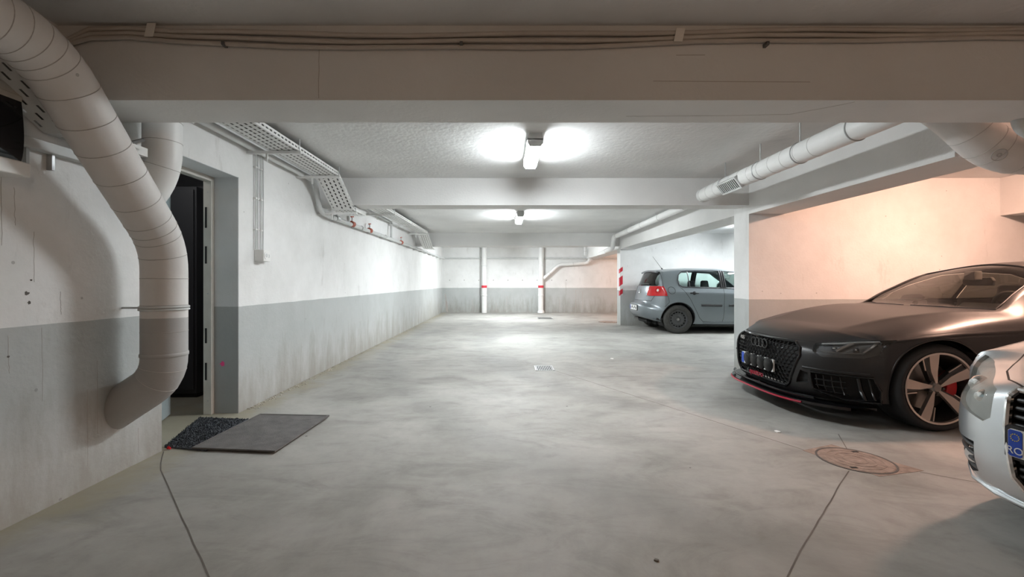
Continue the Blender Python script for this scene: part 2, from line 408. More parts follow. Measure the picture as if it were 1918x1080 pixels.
# ------------------------------------------------------------ doorway: frame, leaf, store room
fr = thing('door_1', 'open pale blue steel door in the left wall', 'door', (-2.58, 3.4, 0))
del fr['category']; fr['kind'] = 'structure'
xf = XL-WT
f = MB().box(xf-0.02, xf+0.05, DY1-0.045, DY1-0.004, 0, DZ-0.045).build('door_frame', 'frame_cream', fr, bevel=0.003)
MB().box(xf-0.02, xf+0.05, DY0, DY0+0.045, 0, DZ-0.045).build('door_frame', 'frame_cream', fr, bevel=0.003)
MB().box(xf-0.02, xf+0.05, DY0, DY1-0.004, DZ-0.045, DZ-0.004).build('door_frame', 'frame_cream', fr, bevel=0.003)
for z0, z1 in ((1.62, 1.80), (1.31, 1.46), (0.62, 0.75), (0.30, 0.45)):
    MB().box(xf-0.004, xf+0.012, DY1-0.0475, DY1-0.044, z0, z1).build('strike_slot', 'slot_black', fr)
for z in (1.93, 1.05, 0.12): MB().cyl((xf+0.02, DY1-0.047, z), (xf+0.02, DY1-0.04, z), 0.006, 8).build('screw', 'galv', fr)
a = Vector((xf-0.005, DY0+0.05, 0)); d = Vector((-0.355, 0.935, 0)).normalized(); nrm = Vector((d.y, -d.x, 0))
def leafbox(u0, u1, z0, z1, t0, t1):
    q = []
    for z in (z0, z1):
        for u, t in ((u0, t0), (u1, t0), (u1, t1), (u0, t1)): p = a+d*u+nrm*t; q.append((p.x, p.y, z))
    return MB().add(q, [(0,3,2,1),(4,5,6,7),(0,1,5,4),(1,2,6,5),(2,3,7,6),(3,0,4,7)])
lf = leafbox(0, 0.80, 0.01, DZ-0.06, -0.045, 0.0).build('door_leaf', 'door_blue', fr, bevel=0.004)
leafbox(0.70, 0.74, 0.96, 1.14, 0.0, 0.008).build('handle_plate', 'galv', lf)
leafbox(0.60, 0.73, 1.04, 1.06, 0.03, 0.05).build('handle', 'galv', lf)
leafbox(0.715, 0.73, 1.04, 1.06, 0.0, 0.05).build('handle_neck', 'galv', lf)
SX0, SY1 = -4.3, 5.7
sw = MB().box(SX0-0.1, SX0, 2.3, SY1, 0, 2.4).box(SX0-0.1, xf, SY1, SY1+0.1, 0, 2.4).box(SX0-0.1, xf, 2.2, 2.3, 0, 2.4)
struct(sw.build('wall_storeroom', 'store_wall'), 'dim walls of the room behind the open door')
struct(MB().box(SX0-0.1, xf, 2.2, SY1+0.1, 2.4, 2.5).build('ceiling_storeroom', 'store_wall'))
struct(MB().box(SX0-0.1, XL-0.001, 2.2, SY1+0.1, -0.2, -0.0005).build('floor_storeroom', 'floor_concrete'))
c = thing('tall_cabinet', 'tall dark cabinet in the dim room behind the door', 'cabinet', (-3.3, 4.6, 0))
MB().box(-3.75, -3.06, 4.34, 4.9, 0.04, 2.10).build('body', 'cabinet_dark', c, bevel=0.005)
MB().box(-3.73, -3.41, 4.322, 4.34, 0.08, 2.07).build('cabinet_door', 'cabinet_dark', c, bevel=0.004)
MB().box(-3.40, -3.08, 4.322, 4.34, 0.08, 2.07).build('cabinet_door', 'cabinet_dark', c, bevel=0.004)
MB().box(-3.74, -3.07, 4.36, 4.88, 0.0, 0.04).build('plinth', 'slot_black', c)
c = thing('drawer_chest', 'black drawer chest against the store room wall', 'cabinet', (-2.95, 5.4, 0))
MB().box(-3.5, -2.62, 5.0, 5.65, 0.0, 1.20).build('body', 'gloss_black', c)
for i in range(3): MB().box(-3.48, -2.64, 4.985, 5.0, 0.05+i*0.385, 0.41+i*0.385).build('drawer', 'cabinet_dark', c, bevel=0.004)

# ------------------------------------------------------------ marks on the walls
def blob(cx, cz, r, face, name, mat, parent=None, seed=0, n=14, t=0.0015, axis='x'):
    rnd = random.Random(seed)
    poly = []
    for i in range(n):
        a = 2*math.pi*i/n; q = r*rnd.uniform(0.55, 1.15); poly.append((cx+q*math.cos(a), cz+q*math.sin(a)))
    return MB().prism(poly, face, face+t, axis).build(name, mat, parent)
wallL = bpy.data.objects['wall_left']
for i, (y, z, r) in enumerate(((1.98, 1.095, 0.012), (2.0, 1.06, 0.014), (2.13, 1.095, 0.011), (2.14, 1.05, 0.009), (2.15, 1.16, 0.006), (1.96, 1.17, 0.005), (2.05, 0.80, 0.006))):
    blob(y, z, r, XL-0.0005, 'plaster_pit', 'mould', wallL, i)
for i, (y, z, r) in enumerate(((1.90, 2.23, 0.05), (1.86, 2.12, 0.035), (1.97, 2.17, 0.03), (2.02, 2.10, 0.022), (2.07, 2.14, 0.02), (1.95, 2.05, 0.02))):
    blob(y, z, r, XL-0.0005, 'mould_patch', 'mould', wallL, 20+i)
# thin drip streaks and hairline cracks in the paint
plain('streak', (0.48, 0.46, 0.44), 0.9)
plain('hairline', (0.46, 0.42, 0.39), 0.9)
def hair(pts, w, fixed, axis, mat, parent, name):
    m = MB(); t = .0012
    for (a, b), (c, d) in zip(pts, pts[1:]):
        k = math.hypot(c-a, d-b); nx, nz = -(d-b)/k*w/2, (c-a)/k*w/2
        m.prism([(a+nx, b+nz), (a-nx, b-nz), (c-nx, d-nz), (c+nx, d+nz)], fixed, fixed+t, axis)
    return m.build(name, mat, parent)
def jit(a, b, n, amp, sd):
    q = random.Random(sd); return [(a[0]+(b[0]-a[0])*i/n+q.uniform(-amp, amp), a[1]+(b[1]-a[1])*i/n) for i in range(n+1)]
for i, (y, z0, z1, w) in enumerate(((2.02, 1.66, 1.32, .004), (2.075, 1.60, 1.42, .003), (2.16, 1.40, 1.15, .003), (2.05, .90, .72, .004), (2.20, .92, .55, .003), (1.92, 1.55, 1.0, .003), (2.29, 1.10, .98, .004), (2.50, .70, .28, .005), (2.44, .55, .12, .004), (2.78, .22, .05, .004), (5.1, .9, .5, .004), (7.2, .8, .2, .006), (9.5, .85, .15, .007), (12.5, .9, .1, .010))):
    hair(jit((y, z0), (y+.004, z1), 12, .0022, i), w*.55, XL-.0004, 'x', 'streak', wallL, 'drip_streak')
beam1 = bpy.data.objects['ceiling_beam']
hair(jit((-0.965, 2.40), (-0.97, 2.11), 6, .002, 51), .003, 2.2791, 'y', 'hairline', beam1, 'hairline_crack')
hair([(.78, 2.20), (1.2, 2.197), (1.6, 2.195)], .003, 2.2791, 'y', 'hairline', beam1, 'hairline_crack')
hair([(.9, 2.335), (1.05, 2.336)], .003, 2.2791, 'y', 'hairline', beam1, 'hairline_crack')
hair([(.7, 2.50), (1.3, 2.49), (1.62, 2.47), (1.78, 2.36), (1.85, 2.30)], .003, 2.0991, 'z', 'hairline', beam1, 'hairline_crack')
backw = bpy.data.objects['wall_back']
for i in range(9): blob(-2.05+.55*i, 1.22, .018, YB-.0012, 'formwork_hole', 'mould', backw, 70+i, axis='y')
for i, (x, z0, z1, w) in enumerate(((-2.2, .70, .05, .03), (-2.16, .45, .02, .05), (-1.2, .5, .1, .012), (.1, .6, .05, .012), (2.1, .5, .05, .014), (2.7, .85, .1, .012), (2.95, .8, .1, .014), (-.3, .35, .05, .012))):
    hair(jit((x, z0), (x+.02, z1), 8, .02, 90+i), w, YB-.0008, 'y', 'hairline', backw, 'drip_streak')
tag(blob(-2.47, 0.435, 0.024, DY1-0.0052, 'paint_mark', 'pink_mark', None, 3, axis='y', t=0.0012), 'small pink paint mark on the grey door reveal', 'paint mark')
rag = MB()
for i in range(2):
    q = random.Random(i); x, y = -2.31+q.uniform(-.012, .02), 2.985+q.uniform(-.03, .03)
    rag.tube([(x, y, 0.004), (x+q.uniform(-.02, .02), y+q.uniform(-.02, .02), 0.02), (x+q.uniform(-.02, .02), y+q.uniform(-.02, .02), 0.006)], 0.006, 6)
tag(rag.build('red_scrap', 'red_rag', smooth=True), 'tiny crumpled red scrap at the corner of the doorway', 'scrap')
plain('crumb', (0.50, 0.47, 0.40), 0.9, var=0.2)
# crumbling plaster edge along the left wall foot
cr = MB(); q = random.Random(5)
for i in range(420):
    y = 3.95+12.3*(q.random()**1.6); s = q.uniform(0.003, 0.009)
    x = XL+abs(q.gauss(0, 0.035))+s
    cr.box(x-s, x+s, y-s*q.uniform(.6, 1.6), y+s, 0.0, s*q.uniform(.5, 1.1))
g = cr.build('plaster_crumbs', 'crumb'); g['kind'] = 'stuff'; tag(g, 'pale plaster crumbs and grit along the foot of the left wall', 'rubble')
# floor scraps seen in the middle of the bay
for i, (x, y, s, mt, lb) in enumerate(((1.62, 6.55, 0.035, 'litter_white', 'small white paper scrap on the floor before the partition'), (2.10, 3.35, 0.028, 'litter_white', 'small white scrap on the floor by the black car'), (0.63, 1.80, 0.012, 'joint_dark', 'dark pebble in the middle of the near floor'))):
    q = random.Random(40+i)
    poly = [(x+s*math.cos(a*math.pi/3)*q.uniform(.5, 1), y+s*math.sin(a*math.pi/3)*q.uniform(.5, 1)) for a in range(6)]
    tag(MB().prism(poly, 0.0, 0.006, 'z').build('floor_scrap', mt), lb, 'scrap')

# ------------------------------------------------------------ door mats
def mat_thing(name, label, pts, z0, th, mat, rim=None):
    t = thing(name, label, 'doormat', (sum(p[0] for p in pts)/4, sum(p[1] for p in pts)/4, z0))
    MB().prism(pts, z0, z0+th, 'z').build('mat_body', mat, t, bevel=0.003)
    if rim:
        c = Vector((sum(p[0] for p in pts)/4, sum(p[1] for p in pts)/4))
        for i in range(4):
            a, b = Vector(pts[i]), Vector(pts[(i+1) % 4]); ai, bi = a+(c-a)*0.05, b+(c-b)*0.05
            MB().prism([a, b, bi, ai], z0+th, z0+th+0.003, 'z').build('rim', rim, t)
    return t
m1 = mat_thing('carpet_mat', 'black carpet doormat lying in the doorway', [(-2.36, 3.03), (-2.02, 2.96), (-2.02, 3.62), (-2.57, 3.68)], 0.0, 0.012, 'mat_carpet')
tuft = MB(); q = random.Random(3)
for i in range(2600):
    u, v = q.random(), q.random()
    x = (-2.36*(1-u)+-2.02*u)*(1-v)+(-2.57*(1-u)+-2.02*u)*v; y = (3.03*(1-u)+2.96*u)*(1-v)+(3.68*(1-u)+3.62*u)*v
    if x > -2.13 and 2.93 < y < 3.76: continue
    tuft.add([(x-.004, y, .012), (x+.004, y, .012), (x+q.uniform(-.006, .006), y+q.uniform(-.006, .006), .012+q.uniform(.004, .011))], [(0,1,2)])
tf = tuft.build('pile', 'mat_carpet', m1); tf['kind'] = 'stuff'
mat_thing('rubber_mat', 'flat dark brown rubber doormat overlapping the carpet mat', [(-2.13, 2.975), (-1.53, 2.915), (-1.48, 3.70), (-2.09, 3.74)], 0.0122, 0.009, 'mat_rubber', 'mat_rubber')

# ------------------------------------------------------------ drains and manholes
def manhole(name, label, cx, cy, r, frame=None, sq=0.0):
    t = thing(name, label, 'manhole', (cx, cy, 0))
    if frame:
        MB().prism(frame, -0.01, 0.0015, 'z').build('frame', 'cast_iron', t)
    MB().lathe([(r*1.06, 0.0), (r*1.06, 0.003), (r*1.0, 0.003), (r*1.0, 0.0018)], (cx, cy, 0), 'z', 40).build('frame_ring', 'iron_dark', t)
    MB().lathe([(0.0001, 0.004), (r*0.97, 0.004), (r*0.985, 0.002)], (cx, cy, 0), 'z', 40).build('cover', 'cast_iron', t)
    for k in range(3): MB().lathe([(r*(.3+.22*k), 0.004), (r*(.3+.22*k), 0.0055), (r*(.34+.22*k), 0.0055), (r*(.34+.22*k), 0.004)], (cx, cy, 0), 'z', 36).build('raised_ring', 'cast_iron', t)
    for a in (0.9, 4.0): MB().prism([(cx+r*.82*math.cos(a)+dx*r*.10, cy+r*.82*math.sin(a)+dy*r*.05) for dx, dy in ((-1,-1),(1,-1),(1,1),(-1,1))], 0.004, 0.0062, 'z').build('lifting_hole', 'slot_black', t)
manhole('manhole_cover', 'rusty round manhole cover in the floor before the silver car', 2.27, 2.82, 0.20, [(2.04, 2.98), (2.32, 3.09), (2.56, 2.66), (2.22, 2.58)])
manhole('manhole_cover', 'round manhole cover by the back wall right of the pipes', 3.0, 12.55, 0.26)
def grate(name, label, x0, x1, y0, y1, n):
    t = thing(name, label, 'drain', ((x0+x1)/2, (y0+y1)/2, 0))
    MB().box(x0, x1, y0, y1, -0.01, 0.001).build('sump', 'slot_black', t)
    for a in ((x0, x1, y0, y0+.02), (x0, x1, y1-.02, y1), (x0, x0+.02, y0, y1), (x1-.02, x1, y0, y1)): MB().box(*a, 0.001, 0.005).build('frame', 'galv', t)
    for i in range(n):
        x = x0+.02+(x1-x0-.04)*(i+.5)/n; MB().box(x-.005, x+.005, y0+.02, y1-.02, 0.001, 0.004).build('bar', 'galv', t)
grate('floor_drain', 'small square floor drain grate in the middle of the aisle', 0.41, 0.66, 5.66, 6.0, 9)
grate('floor_drain', 'flat floor drain near the back wall between pipes and partition', 1.05, 1.55, 13.6, 14.2, 9)

# ------------------------------------------------------------ lamps
def tube_lamp(name, label, x, y0, y1, mat, w=0.125, tilt=0.0):
    t = thing(name, label, 'ceiling light', (x, (y0+y1)/2, ZC))
    hw = w/2
    MB().prism([(x-hw*.8, ZC), (x-hw, ZC-.058), (x+hw, ZC-.058), (x+hw*.8, ZC)], y0, y1, 'y').build('housing', 'conduit_grey', t)
    prof = [(x-hw*.95, ZC-.058), (x-hw*.93, ZC-.085), (x-hw*.68, ZC-.112), (x+hw*.68, ZC-.112), (x+hw*.93, ZC-.085), (x+hw*.95, ZC-.058)]
    MB().prism(prof, y0+.014, y1-.014, 'y').build('diffuser', mat, t)
    for y in (y0, y1-.016):
        MB().prism([(x-hw*.99, ZC-.05), (x-hw*.97, ZC-.087), (x-hw*.70, ZC-.114), (x+hw*.70, ZC-.114), (x+hw*.97, ZC-.087), (x+hw*.99, ZC-.05)], y, y+.016, 'y').build('end_cap', 'conduit_grey', t)
    for s in (-1, 1):
        for y in (y0+.12, y1-.14): MB().box(x+s*hw-.006, x+s*hw+.006, y, y+.025, ZC-.062, ZC-.03).build('clip', 'galv', t)
    return t
tube_lamp('ceiling_light', 'lit tubular ceiling light between the first and second beams', 0.275, 3.80, 4.58, 'tube_near', 0.14)
tube_lamp('ceiling_light', 'lit tubular ceiling light beyond the second beam', 0.30, 7.95, 8.95, 'tube_far', 0.14)
tube_lamp('ceiling_light', 'tubular ceiling light above the grey hatchback', 5.8, 9.3, 10.2, 'tube_bay', 0.14)
tube_lamp('ceiling_light', 'tubular ceiling light in front of the back wall', 0.3, 13.4, 14.3, 'tube_back', 0.14)
def round_lamp(name, label, x, y, z, mat, r=0.13):
    t = thing(name, label, 'ceiling light', (x, y, z))
    MB().lathe([(0.0001, 0), (r, 0), (r, -.03), (r*.9, -.035)], (x, y, z), 'z', 28).build('base_ring', 'plastic_white', t, smooth=True)
    MB().lathe([(r*.9, -.03), (r*.85, -.06), (r*.6, -.09), (r*.25, -.103), (0.0001, -.105)], (x, y, z), 'z', 28).build('dome', mat, t, smooth=True)
round_lamp('dome_light', 'warm round ceiling light above the black car', 4.95, 3.75, ZC, 'warm_car')
round_lamp('dome_light', 'warm round ceiling light behind the viewer', 1.6, -2.2, 2.49, 'warm_back')
round_lamp('dome_light', 'warm round ceiling light in the last bay', 5.2, 14.2, ZC, 'warm_far')
round_lamp('dome_light', 'added fill light in the room behind the open door', -3.2, 3.6, 2.4, 'store_fill', 0.12)  # unseen lamp, added to brighten the room behind the door
# ============================================================ pipes, ducts, trays, wires
def pipe_thing(name, label, cat, pts, r, fr, mat, seams=(), seam_r=0.004, group=None, seg=24, seam_mat='pipe_seam', part='pipe_body', clip=None):
    path = fillet(pts, fr)
    t = thing(name, label, cat, pts[-1], group)
    MB().tube(path, r, seg).build(part, mat, t, smooth=True, clip=clip)
    pos, L = along(path, [s for s in seams])
    for p, tn in pos: MB().ring(p, tn, r, seam_r, seg, 6).build('seam', seam_mat, t, smooth=True)
    return t, path
# big wrapped duct on the left
dpts = [(-1.98, -1.2, 2.20), (-1.98, 1.86, 2.17), (-2.07, 2.62, 1.36), (-2.07, 2.66, 0.57), (-2.42, 2.66, 0.34)]
dpts[2] = (-2.07, 2.66, 1.37)
path = fillet(dpts, [0, .18, .16, .13, 0])
_, Ltot = along(path, [0])
seamd = [2.55, 2.78, 2.86, 2.93, 3.00, 3.06, 3.12, 3.24, 3.38, 3.52, 3.68, 3.84, 3.97, 4.04, 4.10, 4.22, 4.36, 4.52, 4.68, 4.82, 4.90, 4.98]
duct, _ = pipe_thing('insulated_duct', 'thick wrapped duct bending down the left wall by the door', 'duct', dpts, 0.118, [0, .18, .16, .13, 0], 'duct_paint', [s for s in seamd if s < Ltot-.16], 0.0020, seg=36, clip=((-2.329, 0, 0), (-1, 0, 0)))
cl = MB().ring((-2.07, 2.66, 1.0), (0, 0, 1), 0.121, 0.007, 36, 8).build('clamp', 'conduit_grey', duct, smooth=True)
MB().ring((-2.07, 2.66, 0.985), (0, 0, 1), 0.121, 0.007, 36, 8).build('clamp', 'conduit_grey', duct, smooth=True)
MB().cyl((-2.19, 2.66, 0.993), (-2.329, 2.66, 0.993), 0.006, 8).build('clamp_rod', 'galv', duct)
MB().lathe([(0.119, 0), (0.122, .004), (0.122, .02), (0.119, .024)], (-2.07, 2.66, 0.70), 'z', 36).build('joint_band', 'duct_paint', duct, smooth=True)
# second pipe coming down behind the first beam
p2, _ = pipe_thing('down_pipe', 'white pipe behind the first beam curving into the left wall', 'pipe', [(-2.16, 2.76, 2.44), (-2.16, 2.76, 1.80), (-2.45, 2.76, 1.52)], 0.104, [0, .2, 0], 'pipe_white', [.28, .41, .56], 0.002, seg=30, clip=((-2.329, 0, 0), (-1, 0, 0)))
MB().tube([(-2.16, 2.76, 2.30), (-2.02, 2.80, 2.24), (-1.98, 2.80, 2.34)], [.075, .07, .06], 16).build('branch_stub', 'pipe_white', p2, smooth=True)
# right hanging pipe with grille
rp, rpath = pipe_thing('hanging_duct', 'round white duct with a vent grille hanging along the right beam', 'duct', [(2.41, 2.605, 2.2), (2.41, 5.28, 2.2)], 0.083, 0, 'pipe_white', [.75+.17*i for i in range(13)], 0.0018, seg=32)
for y in (2.98, 3.55, 4.1, 4.75):
    MB().ring((2.41, y, 2.2), (0, 1, 0), 0.085, 0.005, 32, 6).build('strap', 'galv', rp, smooth=True)
for y in (3.55, 4.1, 4.75): MB().cyl((2.41, y, 2.28), (2.41, y, ZC), 0.005, 8).build('hanger_rod', 'galv', rp)
MB().lathe([(0.0001, 0.0), (0.07, 0.0), (0.086, -.012), (0.086, -.03)], (2.41, 5.292, 2.2), 'y', 32).build('end_cap', 'pipe_white', rp, smooth=True)
# grille on the side of the duct facing the aisle and the camera
gv = Vector((-0.80, 0, -0.60)); gt = Vector((0, 0, 1)).cross(gv).normalized(); gu = Vector((0, 1, 0)); gw = gv.cross(gu).normalized()
def grille_box(y0, y1, a0, a1, d0, d1):
    q = []
    for dd in (d0, d1):
        for y, a in ((y0, a0), (y1, a0), (y1, a1), (y0, a1)):
            p = Vector((2.41, 0, 2.2))+gv*dd+gw*a; q.append((p.x, y, p.z))
    return MB().add(q, [(0,3,2,1),(4,5,6,7),(0,1,5,4),(1,2,6,5),(2,3,7,6),(3,0,4,7)])
gy0, gy1, ga = 4.36, 4.72, 0.055
vg = grille_box(gy0, gy1, -ga, ga, 0.055, 0.083).build('vent_grille', 'slot_black', rp)
for y0, y1, a0, a1 in ((gy0-.012, gy1+.012, -ga-.012, -ga+.004), (gy0-.012, gy1+.012, ga-.004, ga+.012), (gy0-.012, gy0+.006, -ga, ga), (gy1-.006, gy1+.012, -ga, ga)):
    grille_box(y0, y1, a0, a1, 0.060, 0.096).build('grille_frame', 'conduit_grey', vg)
for i in range(11):
    y = gy0+(gy1-gy0)*(i+.5)/11; grille_box(y-.006, y+.006, -ga, ga, 0.06, 0.09).build('louvre', 'conduit_grey', vg)
# big elbow at the right edge
rb, rbp = pipe_thing('insulated_duct', 'thick wrapped duct elbow at the right edge under the first beam', 'duct', [(2.72, 2.78, 2.31), (2.86, 2.78, 2.22), (3.14, 2.78, 1.965), (4.4, 2.78, 1.93)], 0.122, [0, .12, .16, 0], 'duct_paint', [.06, .32, .43, .50, .64], 0.002, seg=36)
MB().ring((3.05, 2.686, 1.933), (-0.32, -0.75, -0.57), 0.036, 0.0035, 26, 6).build('spiral_mark', 'pipe_seam', rb, smooth=True)
MB().ring((3.05, 2.686, 1.933), (-0.32, -0.75, -0.57), 0.010, 0.004, 16, 6).build('spiral_mark', 'pipe_seam', rb, smooth=True)
sp, _ = pipe_thing('small_elbow', 'small grey pipe elbow beside the thick right duct', 'pipe', [(3.02, 2.56, 2.30), (3.02, 2.56, 2.03), (3.5, 2.56, 1.99)], 0.035, [0, .1, 0], 'conduit_grey', [.1, .3], 0.004, seg=18)

# pipes on the back wall
def stack_pipe(label, x, lean):
    t = thing('waste_pipe', label, 'pipe', (x, YB-.16, 0), 'white waste pipes on the back wall')
    MB().tube([(x+lean, YB-.16, 2.44), (x, YB-.16, 0.0)], 0.10, 22).build('pipe_body', 'pipe_white', t, smooth=True)
    MB().lathe([(0.101, 0), (0.103, 0.002), (0.103, 0.088), (0.101, 0.09)], (x+lean*.38, YB-.16, 0.935), 'z', 22).build('red_band', 'band_red', t, smooth=True)
    for z in (0.62, 1.75): MB().lathe([(0.101, 0), (0.108, .01), (0.108, .06), (0.101, .07)], (x+lean*z/2.44, YB-.16, z), 'z', 22).build('socket_collar', 'pipe_white', t, smooth=True)
    return t
stack_pipe('white waste pipe with a red band, left of two on the back wall', -0.74, 0.0)
s2 = stack_pipe('white waste pipe with a red band, joined by a slanted branch', 1.37, 0.02)
MB().cyl((1.37, YB-.16, 0.0), (1.47, YB-.26, 0.0), 0.001, 6)
MB().lathe([(0.10, 0.0), (0.13, 0.0), (0.125, .06), (0.10, .10)], (1.38, YB-.16, 0.0), 'z', 20).build('foot_collar', 'pipe_white', s2, smooth=True)
br, _ = pipe_thing('branch_pipe', 'slanted white branch pipe joining the back wall waste pipe', 'pipe', [(1.478, YB-.16, 1.28), (2.05, YB-.14, 1.80), (3.12, YB-.14, 1.86), (3.22, YB-.3, 2.08), (3.12, 13.4, 2.10), (2.85, 11.95, 2.02), (2.84, 11.42, 2.04), (2.85, 11.30, 2.32), (2.85, 9.0, 2.33), (2.87, 5.9, 2.36)], 0.062, [0, .12, .12, .1, .1, .1, .1, .12, .1, 0], 'pipe_white', [.3, 1.3, 1.9, 2.4, 3.6, 5.4, 7.4, 8.5, 9.4, 10.4, 11.5, 12.5], 0.005, seg=18)
for y in (6.6, 8.2, 9.8): MB().cyl((2.85, y, 2.38), (2.85, y, ZC), 0.006, 8).build('hanger_rod', 'galv', br)
ct, _ = pipe_thing('stub_pipe', 'short white pipe dropping from the third beam onto the branch', 'pipe', [(3.0, YB-.3, 2.44), (3.0, YB-.3, 2.13)], 0.05, 0, 'pipe_white', [.15], 0.005, seg=16)
# thin pipe along the left and back walls
tp, tpath = pipe_thing('wall_pipe', 'thin grey service pipe running along the left wall and the back wall', 'pipe',
    [(-2.262, 2.9, 2.36), (-2.262, 5.22, 2.36), (-2.262, 5.36, 2.02), (-2.262, 5.62, 2.0), (-2.262, YB-.06, 2.04), (XL+.3, YB-.05, 2.045), (3.10, YB-.05, 2.045), (7.9, YB-.05, 2.045)], 0.030, [0, .08, .1, .1, .06, .06, .06, 0], 'conduit_grey', [3.0, 4.2, 5.6, 7.0, 8.5, 10, 12, 14.5, 16.0, 17.5, 19.0], 0.010, seg=14, seam_mat='conduit_grey')
for y, z in ((5.9, 2.01), (6.5, 2.015), (7.35, 2.02), (9.6, 2.025)):
    v = MB().cyl((-2.262, y, z+.02), (-2.262, y, z+.10), 0.012, 10).build('valve_stem', 'galv', tp)
    MB().cyl((-2.262, y-.05, z+.10), (-2.262, y+.05, z+.115), 0.010, 8).build('valve_lever', 'rust_red', v)
    MB().cyl((-2.262, y-.05, z), (-2.262, y+.05, z), 0.042, 14).build('valve_body', 'rust_red' if y > 6.2 else 'galv', v)
for y, z0 in ((6.35, 2.01), (8.75, 2.02)):
    MB().cyl((-2.262, y, z0), (-2.262, y, ZC-.08), 0.022, 10).build('riser', 'conduit_grey', tp)
MB().tube([(-2.262, 6.35, ZC-.10), (-2.262, 8.75, ZC-.10)], 0.022, 10).build('upper_run', 'conduit_grey', tp)
for i in range(14):
    y = 5.9+i*.75; MB().box(XL, -2.25, y-.01, y+.01, 1.975, 1.99).build('pipe_clip', 'galv', tp)

# perforated cable trays
def slot_plate(mb, o, eu, ev, W, L, cols=4, pitch=0.055, slot=0.024, sw=0.011):
    """plate of width W along eu, length L along ev, staggered slots left open"""
    o, eu, ev = Vector(o), Vector(eu), Vector(ev)
    def quad(a0, a1, b0, b1):
        mb.add([o+eu*a0+ev*b0, o+eu*a1+ev*b0, o+eu*a1+ev*b1, o+eu*a0+ev*b1], [(0,1,2,3)])
    cw = W/cols; x = 0.0
    for c in range(cols):
        m0 = c*cw+(cw-sw)/2; m1 = m0+sw
        quad(c*cw, m0, 0, L); quad(m1, (c+1)*cw, 0, L)
        b = pitch*(0.25 if c % 2 else 0.75); prev = 0.0
        while b+slot < L:
            quad(m0, m1, prev, b); prev = b+slot; b += pitch
        quad(m0, m1, prev, L)
def tray(name, label, x0, x1, pts, cables, brackets, cols=5, pitch=0.060, slot=0.034, sw=0.017, lip=0.05):
    t = thing(name, label, 'cable tray', (x0, pts[0][0], min(p[1] for p in pts)))
    for (ya, za), (yb, zb) in zip(pts, pts[1:]):
        d = Vector((0, yb-ya, zb-za)); L = d.length; d.normalize(); n = Vector((0, -d.z, d.y))
        m = MB(); slot_plate(m, (x0, ya, za), (1, 0, 0), d, x1-x0, L, cols, pitch, slot, sw)
        slot_plate(m, (x1, ya, za), n, d, lip, L, 1, pitch, slot, sw*.8)
        slot_plate(m, (x0, ya, za), n, d, lip, L, 1, pitch, slot, sw*.8)
        m.build('tray_section', 'tray_white', t)
    for (y, z) in brackets:
        b = MB().box(XL, x1+.03, y-.016, y+.016, z-.032, z-.008).build('bracket', 'tray_white', t)
        MB().cyl((x1+.015, y, z-.008), (x1+.015, y, ZC), 0.004, 6).build('hanger_rod', 'galv', b)
        MB().box(x0-.03, x0-.015, y-.006, y+.006, z-.10, z-.03).build('bracket_tail', 'tray_white', b)
    q = random.Random(len(pts)+int(abs(x0)*100))
    for k in range(cables):
        x = x0+.03+(x1-x0-.06)*(k+.5)/cables
        cp = fillet([(x+q.uniform(-.008, .008), y, z+.016+q.uniform(0, .012)) for y, z in pts], .06, 4)
        MB().tube(cp, q.uniform(.008, .012), 8).build('cable', 'cable_grey', t, smooth=True)
    return t
tr1 = tray('cable_tray', 'white slotted cable tray behind the thick left duct', -2.32, -2.14, [(-1.5, 2.36), (1.50, 2.33), (2.20, 1.90), (2.62, 1.90)], 5, [(0.6, 2.36)], 4, 0.085, 0.040, 0.012)
tray('cable_tray', 'white slotted cable tray stepping down under the second beam', -2.13, -1.87, [(2.90, 2.34), (4.92, 2.35), (5.42, 2.045), (5.92, 2.045)], 9, [(3.96, 2.345), (4.90, 2.35), (5.46, 2.03)], 5)
tray('cable_tray', 'white slotted cable tray beyond the second beam ending low at the third', -2.13, -1.87, [(5.95, 2.30), (10.7, 2.34), (11.45, 2.04), (11.95, 2.04)], 9, [(7.4, 2.31), (8.8, 2.32), (10.65, 2.34)], 5)
# the cables hang loose where the first tray passes the beam
for i in range(6):
    x = -2.27+.022*i
    MB().tube(fillet([(x, 2.61, 1.94+.012*i), (x+.02, 2.45, 1.93-.002*i), (x-.01, 2.22, 1.925), (x-.01, 1.95, 2.08)], .12, 6), 0.009+.001*(i % 3), 8).build('loose_cable', 'cable_grey' if i % 2 else 'cable_beige', tr1, smooth=True)
# grey trunking below the first tray
tk = thing('wall_trunking', 'grey trunking on the left wall below the near cable tray', 'trunking', (-2.3, 2.2, 1.84))
MB().box(XL, -2.275, 1.2, 2.93, 1.80, 1.85).build('trunking_body', 'conduit_grey', tk, bevel=0.004)
for y in (1.7, 2.1, 2.22, 2.5): MB().box(XL, -2.30, y, y+.014, 1.70+.02*(y > 2.2), 1.80).build('strap', 'galv', tk)

